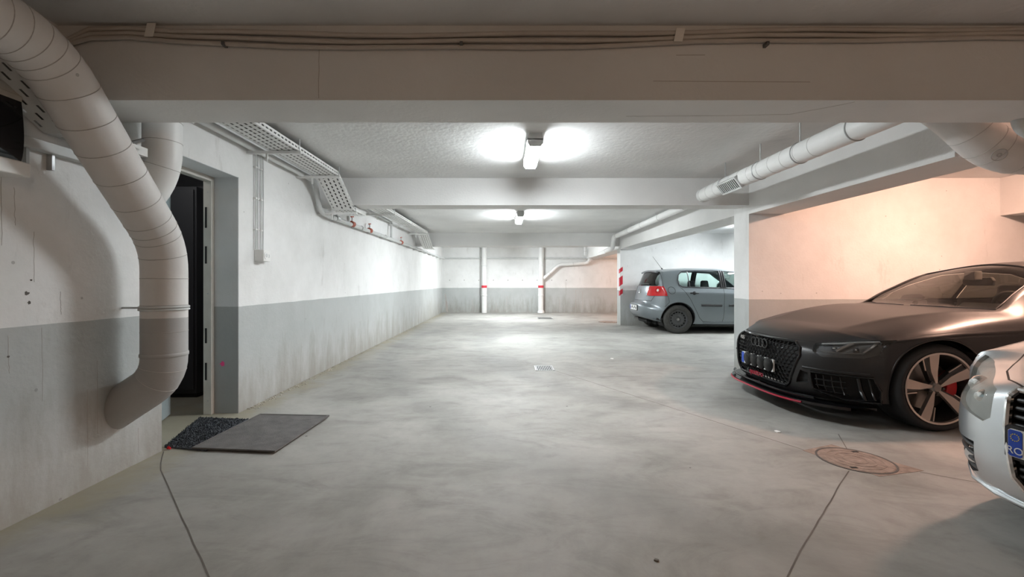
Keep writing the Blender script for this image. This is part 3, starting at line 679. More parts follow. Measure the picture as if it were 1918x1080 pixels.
# cables clipped along the first beam
def sag(x, amp, z0):
    return z0-amp*math.exp(-((x-(-0.35))/1.5)**2)
for i, (z0, r, amp, lb) in enumerate(((2.462, .013, .030, 'top cable clipped along the first beam'), (2.437, .012, .040, 'middle cable clipped along the first beam'), (2.415, .011, .050, 'lowest cable clipped along the first beam'))):
    P = [(-2.317, 2.255-.03*i, 2.0), (-2.31, 2.258-.02*i, 2.30), (-2.27, 2.262, 2.40-.01*i), (-2.15, 2.266, z0), (-1.95, 2.266, z0+.005)]+[(-1.7+.3*k, 2.266, sag(-1.7+.3*k, amp, z0)+.006*math.sin(k*1.3+i)) for k in range(0, 19)]+[(4.2, 2.266, z0)]
    tag(MB().tube(P, r, 10).build('beam_cable', 'cable_beige', smooth=True), lb, 'cable', 'cables along the first beam')
for x, z in ((-1.83, 2.45), (0.90, 2.425)):
    tag(MB().prism([(x-.025, z-.035), (x+.02, z-.035), (x+.035, z+.035), (x-.01, z+.035)], 2.248, 2.251, 'y').build('tape_strip', 'tape_pale'),
        'pale tape strip over the beam cables near the '+('left duct' if x < 0 else 'middle'), 'tape')
for k, x in enumerate((-1.45, -0.22, 1.36)):
    o = MB().box(x-.007, x+.007, 2.245, 2.285, 2.372, 2.39).build('cable_clip', 'plastic_dark'); tag(o, ['dark cable clip on the beam near the left duct', 'dark cable clip at the middle of the beam', 'dark cable clip on the right part of the beam'][k], 'cable clip', 'cable clips on the first beam')

# sockets with conduits on the left wall
for k, (y, lb) in enumerate(((4.11, 'white socket box below conduits beside the doorway'), (4.20, 'white socket box without conduit, farther from the doorway'))):
    t = thing('socket_box', lb, 'socket', (XL, y, 1.40))
    dep = .09 if k == 0 else .06
    MB().box(XL, XL+dep, y-.042, y+.042, 1.345, 1.455).build('box', 'plastic_white', t, bevel=0.006)
    MB().cyl((XL+dep, y, 1.40), (XL+dep+.004, y, 1.40), .036, 20).build('face_plate', 'plastic_white', t)
    MB().cyl((XL+dep+.003, y, 1.40), (XL+dep+.006, y, 1.40), .018, 16).build('socket_hole', 'conduit_grey', t)
for k, y in enumerate((4.060, 4.090, 4.150, 4.185)):
    t = thing('thin_conduit', ['outermost', 'second', 'third', 'fourth'][k]+' thin conduit from the door side, above the white sockets', 'conduit', (XL, y, 1.455), 'conduits above the sockets')
    MB().tube([(XL+.018, y, 2.42), (XL+.018, y+.004, 2.0), (XL+.018, y, 1.455)], .0065, 10).build('pipe_body', 'conduit_grey', t, smooth=True)
    for z in (2.22, 1.93, 1.64): MB().box(XL, XL+.03, y-.010, y+.010, z-.006, z+.006).build('saddle', 'plastic_white', t)

# black glossy wall box, upper left
cb = thing('wall_cabinet', 'glossy black wall box with pale ledge at the upper left', 'wall box', (XL, 1.7, 1.63))
MB().box(XL, -2.235, 1.15, 2.025, 1.70, 2.01).build('box_body', 'frame_cream', cb, bevel=0.004)
gl = MB(); n = 12
pr = [(-2.235, 1.70), (-2.235, 2.0)]
prof = [(-2.236+.018*math.sin(math.pi*i/n)**.7*(1-.55*i/n), 1.705+.285*i/n) for i in range(n+1)]
gl.prism([(y, z) for y, z in prof], 1.17, 2.02, 'y').build('glossy_cover', 'gloss_black', cb, smooth=True)
MB().box(XL, -2.20, 1.15, 2.03, 1.635, 1.70).build('ledge', 'plastic_white', cb, bevel=0.005)
MB().box(XL, -2.24, 1.15, 2.03, 2.01, 2.05).build('head_trim', 'frame_cream', cb, bevel=0.004)

# red and white warning plate on the partition end
wp = thing('warning_plate', 'red and white striped warning plate on the partition end behind the hatchback', 'warning sign', (3.10, 11.66, 0.85))
MB().box(3.090, 3.10, 11.60, 11.72, 0.80, 1.56).build('plate', 'plastic_white', wp)
MB().box(3.090, 3.155, 11.603, 11.615, 0.80, 1.56).build('plate', 'plastic_white', wp)
for z0, z1 in ((0.80, 0.98), (1.05, 1.33), (1.40, 1.56)):
    MB().prism([(3.088, z0), (3.157, z0+.05), (3.157, z1), (3.088, z1-.05)], 11.600, 11.603, 'y').build('red_stripe', 'band_red', wp)
    MB().prism([(11.602, z0), (11.72, z0-.02), (11.72, z1-.07), (11.602, z1-.05)], 3.086, 3.090, 'x').build('red_stripe', 'band_red', wp)
# ============================================================ cars
plain('black_matt', (0.026, 0.025, 0.025), 0.38, metal=0.35, var=0.05, scale=40, spec=0.55)
plain('grey_metal', (0.20, 0.228, 0.245), 0.33, metal=0.35, coat=0.35, coat_rough=0.05)
plain('silver_metal', (0.60, 0.63, 0.65), 0.30, metal=0.65, coat=0.8, coat_rough=0.04)
plain('seam_black', (0.006, 0.006, 0.006), 0.7)
plain('trim_black', (0.018, 0.018, 0.019), 0.45)
plain('trim_gloss', (0.008, 0.008, 0.009), 0.10)
plain('tyre_rubber', (0.020, 0.020, 0.021), 0.75, var=0.2, scale=30)
plain('tyre_dusty', (0.058, 0.056, 0.052), 0.85, var=0.2, scale=30)
plain('well_black', (0.008, 0.008, 0.008), 0.9)
plain('alloy_bright', (0.62, 0.56, 0.52), 0.28, metal=0.8)
plain('alloy_dark', (0.07, 0.068, 0.066), 0.35, metal=0.6)
plain('steel_black', (0.085, 0.086, 0.087), 0.5, metal=0.3)
plain('disc_steel', (0.30, 0.29, 0.28), 0.35, metal=0.9)
plain('caliper_red', (0.45, 0.01, 0.015), 0.35, coat=0.5)
plain('lip_red', (0.36, 0.008, 0.03), 0.35)
plain('chrome', (0.75, 0.75, 0.75), 0.08, metal=1.0)
plain('lamp_inner', (0.24, 0.245, 0.25), 0.25, metal=0.3)
plain('lamp_milky', (0.42, 0.42, 0.40), 0.35)
plain('lamp_silver', (0.70, 0.70, 0.70), 0.22, metal=0.7)
plain('tail_red', (0.50, 0.008, 0.012), 0.12, coat=0.8)
plain('tail_white', (0.80, 0.72, 0.66), 0.12, coat=0.8)
plain('plate_white', (0.78, 0.78, 0.77), 0.45)
plain('plate_blue', (0.01, 0.06, 0.42), 0.45)
plain('plate_ink', (0.015, 0.015, 0.015), 0.5)
plain('star_yellow', (0.75, 0.62, 0.05), 0.5)
plain('cabin_dark', (0.03, 0.03, 0.032), 0.8)
plain('cabin_grey', (0.10, 0.10, 0.105), 0.8)
glassy('car_glass', (0.90, 0.89, 0.80), 1.45, 0.02, 0.9)
glassy('car_glass_clear', (0.80, 0.93, 0.90), 1.40, 0.01, 0.7)
glassy('car_glass_dark', (0.30, 0.32, 0.31), 1.5)
glassy('lens_clear', (0.88, 0.89, 0.90), 1.5, 0.01, 1.2)

def pchip(keys):
    xs = np.array([k[0] for k in keys], float); ys = np.array([k[1] for k in keys], float)
    h = np.diff(xs); dl = np.diff(ys)/h; n = len(xs); d = np.zeros(n)
    if n == 2: d[:] = dl[0]
    else:
        for i in range(1, n-1):
            if dl[i-1]*dl[i] > 0:
                w1 = 2*h[i]+h[i-1]; w2 = h[i]+2*h[i-1]; d[i] = (w1+w2)/(w1/dl[i-1]+w2/dl[i])
        d[0] = dl[0]; d[-1] = dl[-1]
    def f(x):
        x = min(max(x, xs[0]), xs[-1]); i = min(max(int(np.searchsorted(xs, x))-1, 0), n-2)
        t = (x-xs[i])/h[i]
        return float((1+2*t)*(1-t)**2*ys[i]+t*(1-t)**2*h[i]*d[i]+t*t*(3-2*t)*ys[i+1]+t*t*(t-1)*h[i]*d[i+1])
    return f

def loft_body(K, u0, u1, front, rear, nst=70, rows=(5, 12, 5, 12, 14), nf=4.0, nr=5.0, capn=34, creases=(2, 4)):
    """K: 6 pairs of key lists (half width w(u), height z(u)) from sill to centre line.
       front/rear: centre profile [(u,z)...] from the top of the end station down to the bumper foot."""
    F = [(pchip(w), pchip(z)) for w, z in K]
    def section(u):
        pts = [(f[0](u), f[1](u)) for f in F]
        pts.append((-pts[-2][0], pts[-2][1]))     # mirrored point for a flat centre
        # chord-length pchip
        s = [0]
        for a, b in zip(pts, pts[1:]): s.append(s[-1]+max(1e-4, math.hypot(b[0]-a[0], b[1]-a[1])))
        segs = {}
        cuts = [0]+list(creases)+[6]
        for a, b in zip(cuts, cuts[1:]):      # separate splines between crease lines
            fw = pchip(list(zip(s[a:b+1], [p[0] for p in pts[a:b+1]]))); fz = pchip(list(zip(s[a:b+1], [p[1] for p in pts[a:b+1]])))
            for k in range(a, b): segs[k] = (fw, fz)
        out = []
        for k in range(5):
            fw, fz = segs[k]
            for i in range(rows[k]):
                q = s[k]+(s[k+1]-s[k])*i/rows[k]; out.append((fw(q), fz(q)))
        out.append((0.0, segs[4][1](s[5])))
        return out
    us = [u0+(u1-u0)*i/nst for i in range(nst+1)]
    mb = MB(); rings = []
    for u in us:
        h = section(u); full = [(u, -w, z) for w, z in h]+[(u, w, z) for w, z in h[:-1][::-1]]
        rings.append(full)
    m = len(rings[0]); vs = [p for r in rings for p in r]; fs = []
    for i in range(len(us)-1):
        for j in range(m-1): fs.append((i*m+j, i*m+j+1, (i+1)*m+j+1, (i+1)*m+j))
    mb.add(vs, fs)
    ns = rows[0]+rows[1]+rows[2]      # index of K3 (corner of the caps)
    def cap(ring, prof, n, wf=None):
        top = ring[ns:m-ns]; na = len(top)
        side = ring[:ns+1][::-1]       # K3 down to K0, left (v<0)
        L = [0]
        for a, b in zip(prof, prof[1:]): L.append(L[-1]+math.hypot(b[0]-a[0], b[1]-a[1]))
        L = [x/L[-1] for x in L]
        fx = pchip(list(zip(L, [p[0] for p in prof]))); fz = pchip(list(zip(L, [p[1] for p in prof])))
        S = [0]
        for a, b in zip(side, side[1:]): S.append(S[-1]+math.hypot(b[1]-a[1], b[2]-a[2]))
        S = [x/S[-1] for x in S]
        fw = pchip(list(zip(S, [-p[1] for p in side]))); fs2 = pchip(list(zip(S, [p[2] for p in side])))
        us0 = ring[0][0]
        w0 = -top[0][1]
        A = [p[1]/w0 for p in top]
        # use side samples as rows so the cap welds to the body
        grid = []
        rowsb = list(S)
        # refine rows
        fine = []
        for i in range(len(rowsb)-1):
            for k in range(2): fine.append(rowsb[i]+(rowsb[i+1]-rowsb[i])*k/2)
        fine.append(1.0)
        wfn = pchip(wf) if wf else None
        def P(a, b):
            aa = min(1.0, abs(a)); g = 1-aa**n
            zc, zs = fz(b), fs2(b)
            x = us0+(fx(b)-us0)*g
            z = zs+(zc-zs)*(1-aa**2.4)
            return Vector((x, a*fw(b), z))
        for b in fine:
            row = []
            for k, a in enumerate(A):
                p = P(a, b)
                if b < 0.5:
                    c = Vector(top[k])-P(a, 0.0); p = p+c*((1-b/0.5)**3)
                row.append(p)
            grid.append(row)
        v = [p for r in grid for p in r]; f = []
        for i in range(len(grid)-1):
            for k in range(na-1): f.append((i*na+k, i*na+k+1, (i+1)*na+k+1, (i+1)*na+k))
        mb.add(v, f)
    cap(rings[0], front, nf); cap(rings[-1], rear, nr)
    me = bpy.data.meshes.new('loft'); me.from_pydata(mb.v, [], mb.f)
    bm = bmesh.new(); bm.from_mesh(me); bpy.data.meshes.remove(me)
    bmesh.ops.remove_doubles(bm, verts=bm.verts, dist=3e-4)
    bmesh.ops.recalc_face_normals(bm, faces=bm.faces)
    # make sure normals point outwards
    tot = sum((f.calc_center_median()-Vector((2.2, 0, .7))).dot(f.normal) for f in bm.faces)
    if tot < 0: bmesh.ops.reverse_faces(bm, faces=bm.faces)
    bm.normal_update()
    return bm

def cut_region(bm, poly, axes, filt, mat=None, delete=False):
    """split the shell along a convex outline seen along the third axis; returns the faces inside"""
    i, j = axes
    n = len(poly)
    area = sum(poly[k][0]*poly[(k+1) % n][1]-poly[(k+1) % n][0]*poly[k][1] for k in range(n))
    if area < 0: poly = poly[::-1]
    mn = [min(p[0] for p in poly)-.02, min(p[1] for p in poly)-.02]; mx = [max(p[0] for p in poly)+.02, max(p[1] for p in poly)+.02]
    cand = []
    for f in bm.faces:
        c = f.calc_center_median()
        if not filt(c, f.normal): continue
        lo0 = min(v.co[i] for v in f.verts); hi0 = max(v.co[i] for v in f.verts); lo1 = min(v.co[j] for v in f.verts); hi1 = max(v.co[j] for v in f.verts)
        if hi0 < mn[0] or lo0 > mx[0] or hi1 < mn[1] or lo1 > mx[1]: continue
        cand.append(f)
    for k in range(n):
        a, b = poly[k], poly[(k+1) % n]
        d = (b[0]-a[0], b[1]-a[1]); no = [0, 0, 0]; no[i] = d[1]; no[j] = -d[0]
        co = [0, 0, 0]; co[i] = a[0]; co[j] = a[1]
        co, no = Vector(co), Vector(no)
        if no.length < 1e-9: continue
        no.normalize()
        es = set(); vs_ = set()
        for f in cand: es.update(f.edges); vs_.update(f.verts)
        r = bmesh.ops.bisect_plane(bm, geom=list(cand)+list(es)+list(vs_), plane_co=co, plane_no=no, dist=1e-6)
        cand = [f for f in r['geom'] if isinstance(f, bmesh.types.BMFace) and f.is_valid and (f.calc_center_median()-co).dot(no) < 0]
        cand = list(dict.fromkeys(cand))
    if delete:
        bmesh.ops.delete(bm, geom=cand, context='FACES'); return []
    if mat is not None:
        for f in cand: f.material_index = mat
    return cand
def circle(cx, cz, r, n=36): return [(cx+r*math.cos(2*math.pi*k/n), cz+r*math.sin(2*math.pi*k/n)) for k in range(n)]
def seam(bm, pts, axes, filt, w=0.006, mat=1):
    for a, b in zip(pts, pts[1:]):
        d = Vector((b[0]-a[0], b[1]-a[1])).normalized(); p = Vector((-d.y, d.x))*w/2
        e = d*w*.3
        A, B = Vector(a)-e, Vector(b)+e
        cut_region(bm, [tuple(A+p), tuple(B+p), tuple(B-p), tuple(A-p)], axes, filt, mat)

class Shell:
    """the finished body: splits the cut shell into parts, keeps the smooth normals of the uncut loft"""
    def __init__(self, bm):
        self.bm = bm
        src = bm.copy(); bmesh.ops.triangulate(src, faces=src.faces)
        src.normal_update(); src.verts.ensure_lookup_table(); src.faces.ensure_lookup_table()
        self.src = src; self.bvh = BVHTree.FromBMesh(src)
    def normal_at(self, co):
        loc, no, idx, d = self.bvh.find_nearest(co)
        f = self.src.faces[idx]; v = f.verts
        from mathutils.interpolate import poly_3d_calc
        w = poly_3d_calc([x.co for x in v], loc)
        n = Vector((0, 0, 0))
        for x, k in zip(v, w): n += x.normal*k
        return n.normalized() if n.length > 1e-6 else no
    def front(self, v, z, out=0.0, u=-1.0):
        h = self.bvh.ray_cast(Vector((u, v, z)), Vector((1, 0, 0)))
        if h[0] is None: return None
        return h[0]+h[1]*out
    def rearp(self, v, z, out=0.0):
        h = self.bvh.ray_cast(Vector((8.0, v, z)), Vector((-1, 0, 0)))
        return None if h[0] is None else h[0]+h[1]*out
    def side(self, u, z, s, out=0.0):
        h = self.bvh.ray_cast(Vector((u, s*3.0, z)), Vector((0, -s, 0)))
        return None if h[0] is None else h[0]+h[1]*out
    def top(self, u, v, out=0.0):
        h = self.bvh.ray_cast(Vector((u, v, 4.0)), Vector((0, 0, -1)))
        return None if h[0] is None else h[0]+h[1]*out
    def extract(self, name, idx, mats, parent, inset=0.0, smooth=True):
        """faces whose material index is in idx -> one object"""
        b = self.bm.copy()
        bmesh.ops.delete(b, geom=[f for f in b.faces if f.material_index not in idx], context='FACES')
        if not b.faces: b.free(); return None
        nrm = [self.normal_at(v.co) for v in b.verts]
        if inset:
            for v, n in zip(b.verts, nrm): v.co -= n*inset
        mp = {k: i for i, k in enumerate(idx)}
        for f in b.faces: f.material_index = mp[f.material_index]; f.smooth = smooth
        me = bpy.data.meshes.new(name); b.to_mesh(me); b.free()
        for mt in mats: me.materials.append(MATS[mt])
        if smooth: me.normals_split_custom_set_from_vertices([tuple(n) for n in nrm])
        return link(name, me, None, parent)

def wheel_tyre(parent, c, R, rim_r, width, s, tyre='tyre_rubber'):
    """tyre lathe about the y axis; s: outward direction (+1/-1); c: outer face centre"""
    x, y, z = c; w = width
    prof = [(rim_r, 0.012), (rim_r+.008, 0.0), (rim_r+(R-rim_r)*.45, -.010), (R-.02, -.004), (R-.006, .012), (R, .03), (R, w-.03), (R-.006, w-.012), (R-.02, w), (rim_r, w-.01)]
    return MB().lathe([(r, -s*h) for r, h in prof], c, 'y', 56).build('tyre', tyre, parent, smooth=True, sharp=60)

def emblem_rings(parent, fn, v0, z, r, gap, mat, tr=0.006, axis=(1, 0, 0), name='emblem_ring'):
    for k in range(4):
        v = v0+(k-1.5)*gap; p = fn(v, z)
        MB().ring(p, axis, r, tr, 24, 6).build(name, mat, parent, smooth=True)

def text_mesh(name, txt, size, mat, parent, M, extrude=0.001):
    cu = bpy.data.curves.new(name, 'FONT'); cu.body = txt; cu.size = size; cu.align_x = 'CENTER'; cu.align_y = 'CENTER'; cu.extrude = extrude
    ob = bpy.data.objects.new('tmp_text', cu); COL.objects.link(ob)
    dg = bpy.context.evaluated_depsgraph_get()
    me = bpy.data.meshes.new_from_object(ob.evaluated_get(dg))
    bpy.data.objects.remove(ob); bpy.data.curves.remove(cu)
    me.transform(M); me.name = name
    me.materials.clear(); me.materials.append(MATS[mat])
    o = bpy.data.objects.new(name, me); COL.objects.link(o); o.parent = parent
    return o
def frame_front(p, roll=0.0, n=None):
    """text frame on the nose: text right = -v?  viewed from the front (looking along +u) right is -v"""
    n = Vector((-1, 0, 0)) if n is None else n.normalized()
    up = Vector((0, 0, 1)); r = up.cross(n).normalized(); up = n.cross(r)
    M = Matrix((r, up, n)).transposed().to_4x4(); M.translation = p
    return M
def wheel_well(parent, uc, zc, r, s, vin, vout):
    n = 26; vs = []; fs = []
    a0, a1 = math.radians(-28), math.radians(208)
    for k in range(n+1):
        a = a0+(a1-a0)*k/n
        for v in (vout, vin): vs.append((uc+r*math.cos(a), s*v, zc+r*math.sin(a)))
    for k in range(n): fs.append((2*k, 2*k+1, 2*k+3, 2*k+2))
    fs.append(tuple(2*k+1 for k in range(n+1)))
    return MB().add(vs, fs).build('wheel_well', 'well_black', parent, smooth=True)
def arch_lip(shell, parent, uc, zc, r, s, mat, tr=0.008, zmin=0.2):
    P = []
    for k in range(49):
        a = math.radians(-25)+math.radians(230)*k/48
        u, z = uc+r*math.cos(a), zc+r*math.sin(a)
        p = shell.side(u, z, s, -.002)
        if p is not None and z > zmin and abs(p.y) > .5: P.append(p)
    if len(P) > 3: MB().tube(P, tr, 8).build('arch_lip', mat, parent, smooth=True)
def seat(parent, u, v, z, mat='cabin_grey', h=0.62, w=0.46):
    s = MB()
    pr = [(u-.42, z), (u-.44, z+.10), (u-.05, z+.13), (u+.05, z+.05), (u, z)]
    def rounded(poly, v0, v1, nm, m):
        MB().prism(poly, v0, v1, 'y').build(nm, m, parent, bevel=0.03)
    rounded([(u-.46, z), (u-.48, z+.14), (u+.02, z+.10), (u+.06, z)], v-w/2, v+w/2, 'seat_cushion', mat)
    rounded([(u-.06, z+.08), (u+.13, z+h), (u+.24, z+h-.02), (u+.10, z+.04)], v-w/2, v+w/2, 'seat_back', mat)
    rounded([(u+.13, z+h+.02), (u+.16, z+h+.21), (u+.24, z+h+.20), (u+.25, z+h+.02)], v-.13, v+.13, 'headrest', mat)
def steering(parent, u, v, z):
    ax = Vector((-.93, 0, -.36))
    st = MB().ring((u, v, z), ax, .185, .016, 36, 8).build('steering_wheel', 'cabin_dark', parent, smooth=True)
    for d in (Vector((0, 1, 0)), Vector((0, -1, 0)), Vector((.36, 0, -.93))):
        MB().tube([Vector((u, v, z)), Vector((u, v, z))+d*.18], .018, 8).build('wheel_spoke', 'cabin_dark', parent)
    MB().tube([Vector((u, v, z)), Vector((u, v, z))+ax*.3], [.06, .05], 14).build('steering_column', 'cabin_dark', parent, smooth=True)

def bevel_rect(v0, v1, z0, z1, c):
    return [(v0+c, z0), (v1-c, z0), (v1, z0+c), (v1, z1-c), (v1-c, z1), (v0+c, z1), (v0, z1-c), (v0, z0+c)]
glassy('lens_soft', (0.90, 0.91, 0.90), 1.4, 0.06, 0.5)
plain('disc_black', (0.006, 0.006, 0.006), 0.25, spec=0.15)
# ------------------------------------------------------------ black coupe
def black_coupe(X0, Y0, yaw=0.0):
    root = thing('coupe_car', 'matt black coupe with red front lip parked facing the aisle', 'car', (X0, Y0, 0), absolute=False)
    root.rotation_euler = (0, 0, yaw)
    AX, RX, ZW, R = 0.90, 3.67, 0.335, 0.335
    K = [
     ([(.5, .84), (1.3, .84), (3.2, .85), (4.3, .80)], [(.5, .20), (1.3, .19), (3.2, .20), (4.3, .26)]),
     ([(.5, .875), (.9, .925), (1.35, .905), (2.2, .90), (3.1, .91), (3.7, .93), (4.3, .86)], [(.5, .44), (2, .42), (4.3, .50)]),
     ([(.5, .855), (.9, .925), (1.35, .905), (2.2, .895), (3.2, .905), (3.7, .93), (4.3, .84)], [(.5, .675), (.75, .715), (1.0, .742), (1.6, .765), (2.5, .80), (3.5, .85), (4.3, .86)]),
     ([(.5, .78), (.9, .86), (1.35, .84), (1.7, .825), (2.25, .82), (3.0, .81), (3.6, .80), (4.3, .76)], [(.5, .715), (.75, .765), (1.0, .80), (1.35, .838), (1.7, .87), (2.3, .92), (3.0, .945), (3.6, .955), (4.3, .93)]),
     ([(.5, .50), (.9, .58), (1.35, .66), (1.56, .70), (1.8, .655), (2.25, .565), (2.9, .54), (3.4, .545), (3.8, .60), (4.1, .66), (4.3, .62)],
      [(.5, .764), (.9, .864), (1.35, .909), (1.56, .911), (1.8, 1.045), (2.25, 1.25), (2.9, 1.305), (3.4, 1.22), (3.8, 1.06), (4.1, .965), (4.3, .95)]),
     ([(.5, .0), (4.3, .0)], [(.5, .765), (.9, .865), (1.3, .915), (1.46, .93), (1.75, 1.08), (2.2, 1.305), (2.5, 1.345), (2.9, 1.36), (3.4, 1.30), (3.8, 1.14), (4.12, .99), (4.3, .965)])]
    front = [(.5, .765), (.36, .745), (.22, .705), (.12, .655), (.075, .622), (.05, .56), (.035, .45), (.035, .34), (.05, .25), (.075, .19), (.14, .165)]
    rear = [(4.3, .965), (4.5, .95), (4.6, .92), (4.62, .82), (4.66, .70), (4.72, .60), (4.72, .42), (4.66, .28), (4.55, .24)]
    bm = loft_body(K, .5, 4.3, front, rear, nf=3.6)
    sh = Shell(bm)
    # material slots: 0 paint 1 seam 2 windscreen 3 side glass 4 headlight 5 grille 6 intake 7 rear glass 8 black trim
    fr = lambda c, n: c.x < .72 and n.z < .9 and c.z < .78
    def sd(s): return lambda c, n: c.y*s > .3
    up = lambda c, n: n.z > .15 and c.z > .86
    for s in (-1, 1):
        for uc in (AX, RX): cut_region(bm, circle(uc, ZW+.01, .368), (0, 2), lambda c, n, s=s: c.y*s > .55, delete=True)
    cut_region(bm, [(1.44, 0), (1.50, .40), (1.60, .655), (2.18, .525), (2.27, .25), (2.285, 0), (2.27, -.25), (2.18, -.525), (1.60, -.655), (1.50, -.40)], (0, 1), up, 2)
    cut_region(bm, [(3.30, .50), (3.36, 0), (3.30, -.50), (4.02, -.58), (4.10, 0), (4.02, .58)], (0, 1), up, 7)
    for s in (-1, 1):
        cut_region(bm, [(1.80, .955), (2.10, 1.115), (2.40, 1.225), (2.72, 1.255), (2.72, .965)], (0, 2), sd(s), 3)
        cut_region(bm, [(2.78, .965), (2.78, 1.258), (3.15, 1.235), (3.45, 1.15), (3.62, 1.06), (3.55, .985)], (0, 2), sd(s), 3)
        # door seams
        seam(bm, [(1.62, .84), (1.66, .60), (1.60, .34), (1.66, .24)], (0, 2), sd(s))
        seam(bm, [(2.98, .93), (2.94, .5), (2.86, .26)], (0, 2), sd(s))
        seam(bm, [(1.66, .24), (2.86, .26)], (0, 2), sd(s))
        # clamshell bonnet line and fender crease
        seam(bm, [(.62, .705), (.80, .744), (1.0, .765), (1.62, .79)], (0, 2), sd(s), .005)
        # headlight (front view)
        cut_region(bm, [(s*.525, .642), (s*.60, .655), (s*.72, .680), (s*.858, .712), (s*.870, .690), (s*.852, .585), (s*.80, .546), (s*.63, .532), (s*.565, .57)], (1, 2), fr, 4)
        # lower side intake
        cut_region(bm, [(s*.57, .40), (s*.84, .40), (s*.853, .30), (s*.84, .20), (s*.70, .195), (s*.575, .26)], (1, 2), lambda c, n: c.x < .6 and c.z < .5, 6)
        cut_region(bm, [(s*.50, .40), (s*.555, .385), (s*.55, .30), (s*.46, .285)], (1, 2), lambda c, n: c.x < .6 and c.z < .5, 6)
    G = [(-.40, .628), (.40, .628), (.475, .585), (.49, .52), (.40, .27), (.36, .235), (-.36, .235), (-.40, .27), (-.49, .52), (-.475, .585)]
    cut_region(bm, G, (1, 2), fr, 5)
    # bonnet front shut line and rear edge of bonnet
    seam(bm, [(-.52, .640), (-.40, .6415), (0, .645), (.40, .6415), (.52, .640)], (1, 2), fr, .006)
    body = sh.extract('body_shell', [0, 1], ['black_matt', 'seam_black'], root)
    sh.extract('windscreen', [2], ['car_glass'], root, .004)
    sh.extract('rear_window', [7], ['car_glass_dark'], root, .004)
    for s in (-1, 1):
        for a, b in ((1.7, 2.75), (2.75, 3.8)):
            sub_extract(sh, 'side_window', lambda f, s=s, a=a, b=b: f.material_index == 3 and f.calc_center_median().y*s > 0 and a < f.calc_center_median().x < b, 'car_glass', root, .005)
    # windscreen surround, black
    def edge_tube(pts, r, mat, nm, par=root): return MB().tube([p for p in pts if p is not None], r, 8).build(nm, mat, par, smooth=True)
    W = [(1.44, 0), (1.50, .40), (1.60, .655), (2.18, .525), (2.27, .25), (2.285, 0)]
    full = W+[(u, -v) for u, v in W[1:-1][::-1]]+[W[0]]
    P = []
    for (a, b) in zip(full, full[1:]):
        for k in range(6):
            t = k/6; P.append(sh.top(a[0]+(b[0]-a[0])*t, a[1]+(b[1]-a[1])*t, .0))
    edge_tube(P, .007, 'trim_black', 'windscreen_seal')
    for s in (-1, 1):
        pl = [(1.78, .945), (2.10, 1.125), (2.40, 1.235), (2.75, 1.268), (3.15, 1.245), (3.47, 1.155), (3.64, 1.06), (3.56, .975), (2.7, .955), (1.78, .945)]
        P = []
        for a, b in zip(pl, pl[1:]):
            for k in range(5): P.append(sh.side(a[0]+(b[0]-a[0])*k/5, a[1]+(b[1]-a[1])*k/5, s, .001))
        edge_tube(P, .007, 'trim_gloss', 'window_trim')
        # wiper
    # headlights
    for s in (-1, 1):
        hl = thing_part('headlight', root)
        tst = lambda f, s=s: f.material_index == 4 and f.calc_center_median().y*s > 0
        sub_extract(sh, 'headlight_lens', tst, 'lens_clear', hl)
        sub_extract(sh, 'headlight_housing', tst, 'lamp_inner', hl, .035, True)
        fx = lambda v, z, d=-.016: sh.front(v, z, d)
        # light guides: upper strip, two upright bars (arrow look), projector lens
        edge_tube([fx(s*v, z) for v, z in ((.56, .640), (.64, .652), (.74, .672), (.83, .692))], .010, 'lamp_silver', 'light_strip', hl)
        edge_tube([fx(s*v, z) for v, z in ((.60, .582), (.70, .580), (.79, .584))], .004, 'lamp_silver', 'light_strip', hl)
        for v0 in (.685, .80):
            edge_tube([fx(s*(v0+.022), .662), fx(s*v0, .62), fx(s*(v0-.012), .590)], .016, 'lamp_silver', 'light_bar', hl)
        for v0 in (.645, .745):
            p = fx(s*v0, .61, -.02)
            if p: MB().lathe([(.0001, -.012), (.014, -.008), (.02, 0), (.022, .02)], tuple(p), 'x', 20).build('projector', 'chrome', hl, smooth=True)
    # intakes: recessed black with cross ribs
    for s in (-1, 1):
        sub_extract(sh, 'intake_backing', lambda f, s=s: f.material_index == 6 and f.calc_center_median().y*s > .56, 'slot_black', root, .05, True)
        sub_extract(sh, 'inner_duct', lambda f, s=s: f.material_index == 6 and f.calc_center_median().y*s < .56 and f.calc_center_median().y*s > 0, 'slot_black', root, .03, True)
    for s in (-1, 1):
        it = thing_part('side_intake', root)
        ring = [(.57, .40), (.84, .40), (.853, .30), (.84, .20), (.70, .195), (.575, .26), (.57, .40)]
        P = []
        for a, b in zip(ring, ring[1:]):
            for k in range(5): P.append(sh.front(s*(a[0]+(b[0]-a[0])*k/5), a[1]+(b[1]-a[1])*k/5, .0))
        edge_tube(P, .009, 'trim_gloss', 'intake_frame', it)
        for zz in (.24, .29, .34):
            edge_tube([sh.front(s*v, zz, -.02) for v in (.59, .64, .69, .74)], .008, 'trim_gloss', 'intake_rib', it)
        for vv in (.60, .64, .68, .72): edge_tube([sh.front(s*vv, z, -.018) for z in (.23, .30, .38)], .006, 'trim_gloss', 'intake_rib', it)
        edge_tube([sh.front(s*.79, z, -.012) for z in (.21, .30, .39)], .016, 'trim_gloss', 'air_curtain_fin', it)
        edge_tube([sh.front(s*.825, z, -.006) for z in (.22, .30, .39)], .008, 'trim_gloss', 'air_curtain_fin', it)
        # horizontal blade below headlight
        edge_tube([sh.front(s*v, .43-.02*(v-.5), .004) for v in (.52, .60, .68, .76, .83)], .010, 'black_matt', 'bumper_crease', it)
    # grille: backing, frame, honeycomb, rings, plate
    gr = thing_part('grille', root)
    b = bm.copy(); keep = set(f for f in b.faces if f.material_index == 5)
    bmesh.ops.delete(b, geom=[f for f in b.faces if f not in keep], context='FACES')
    for v in b.verts: v.co.x += .07
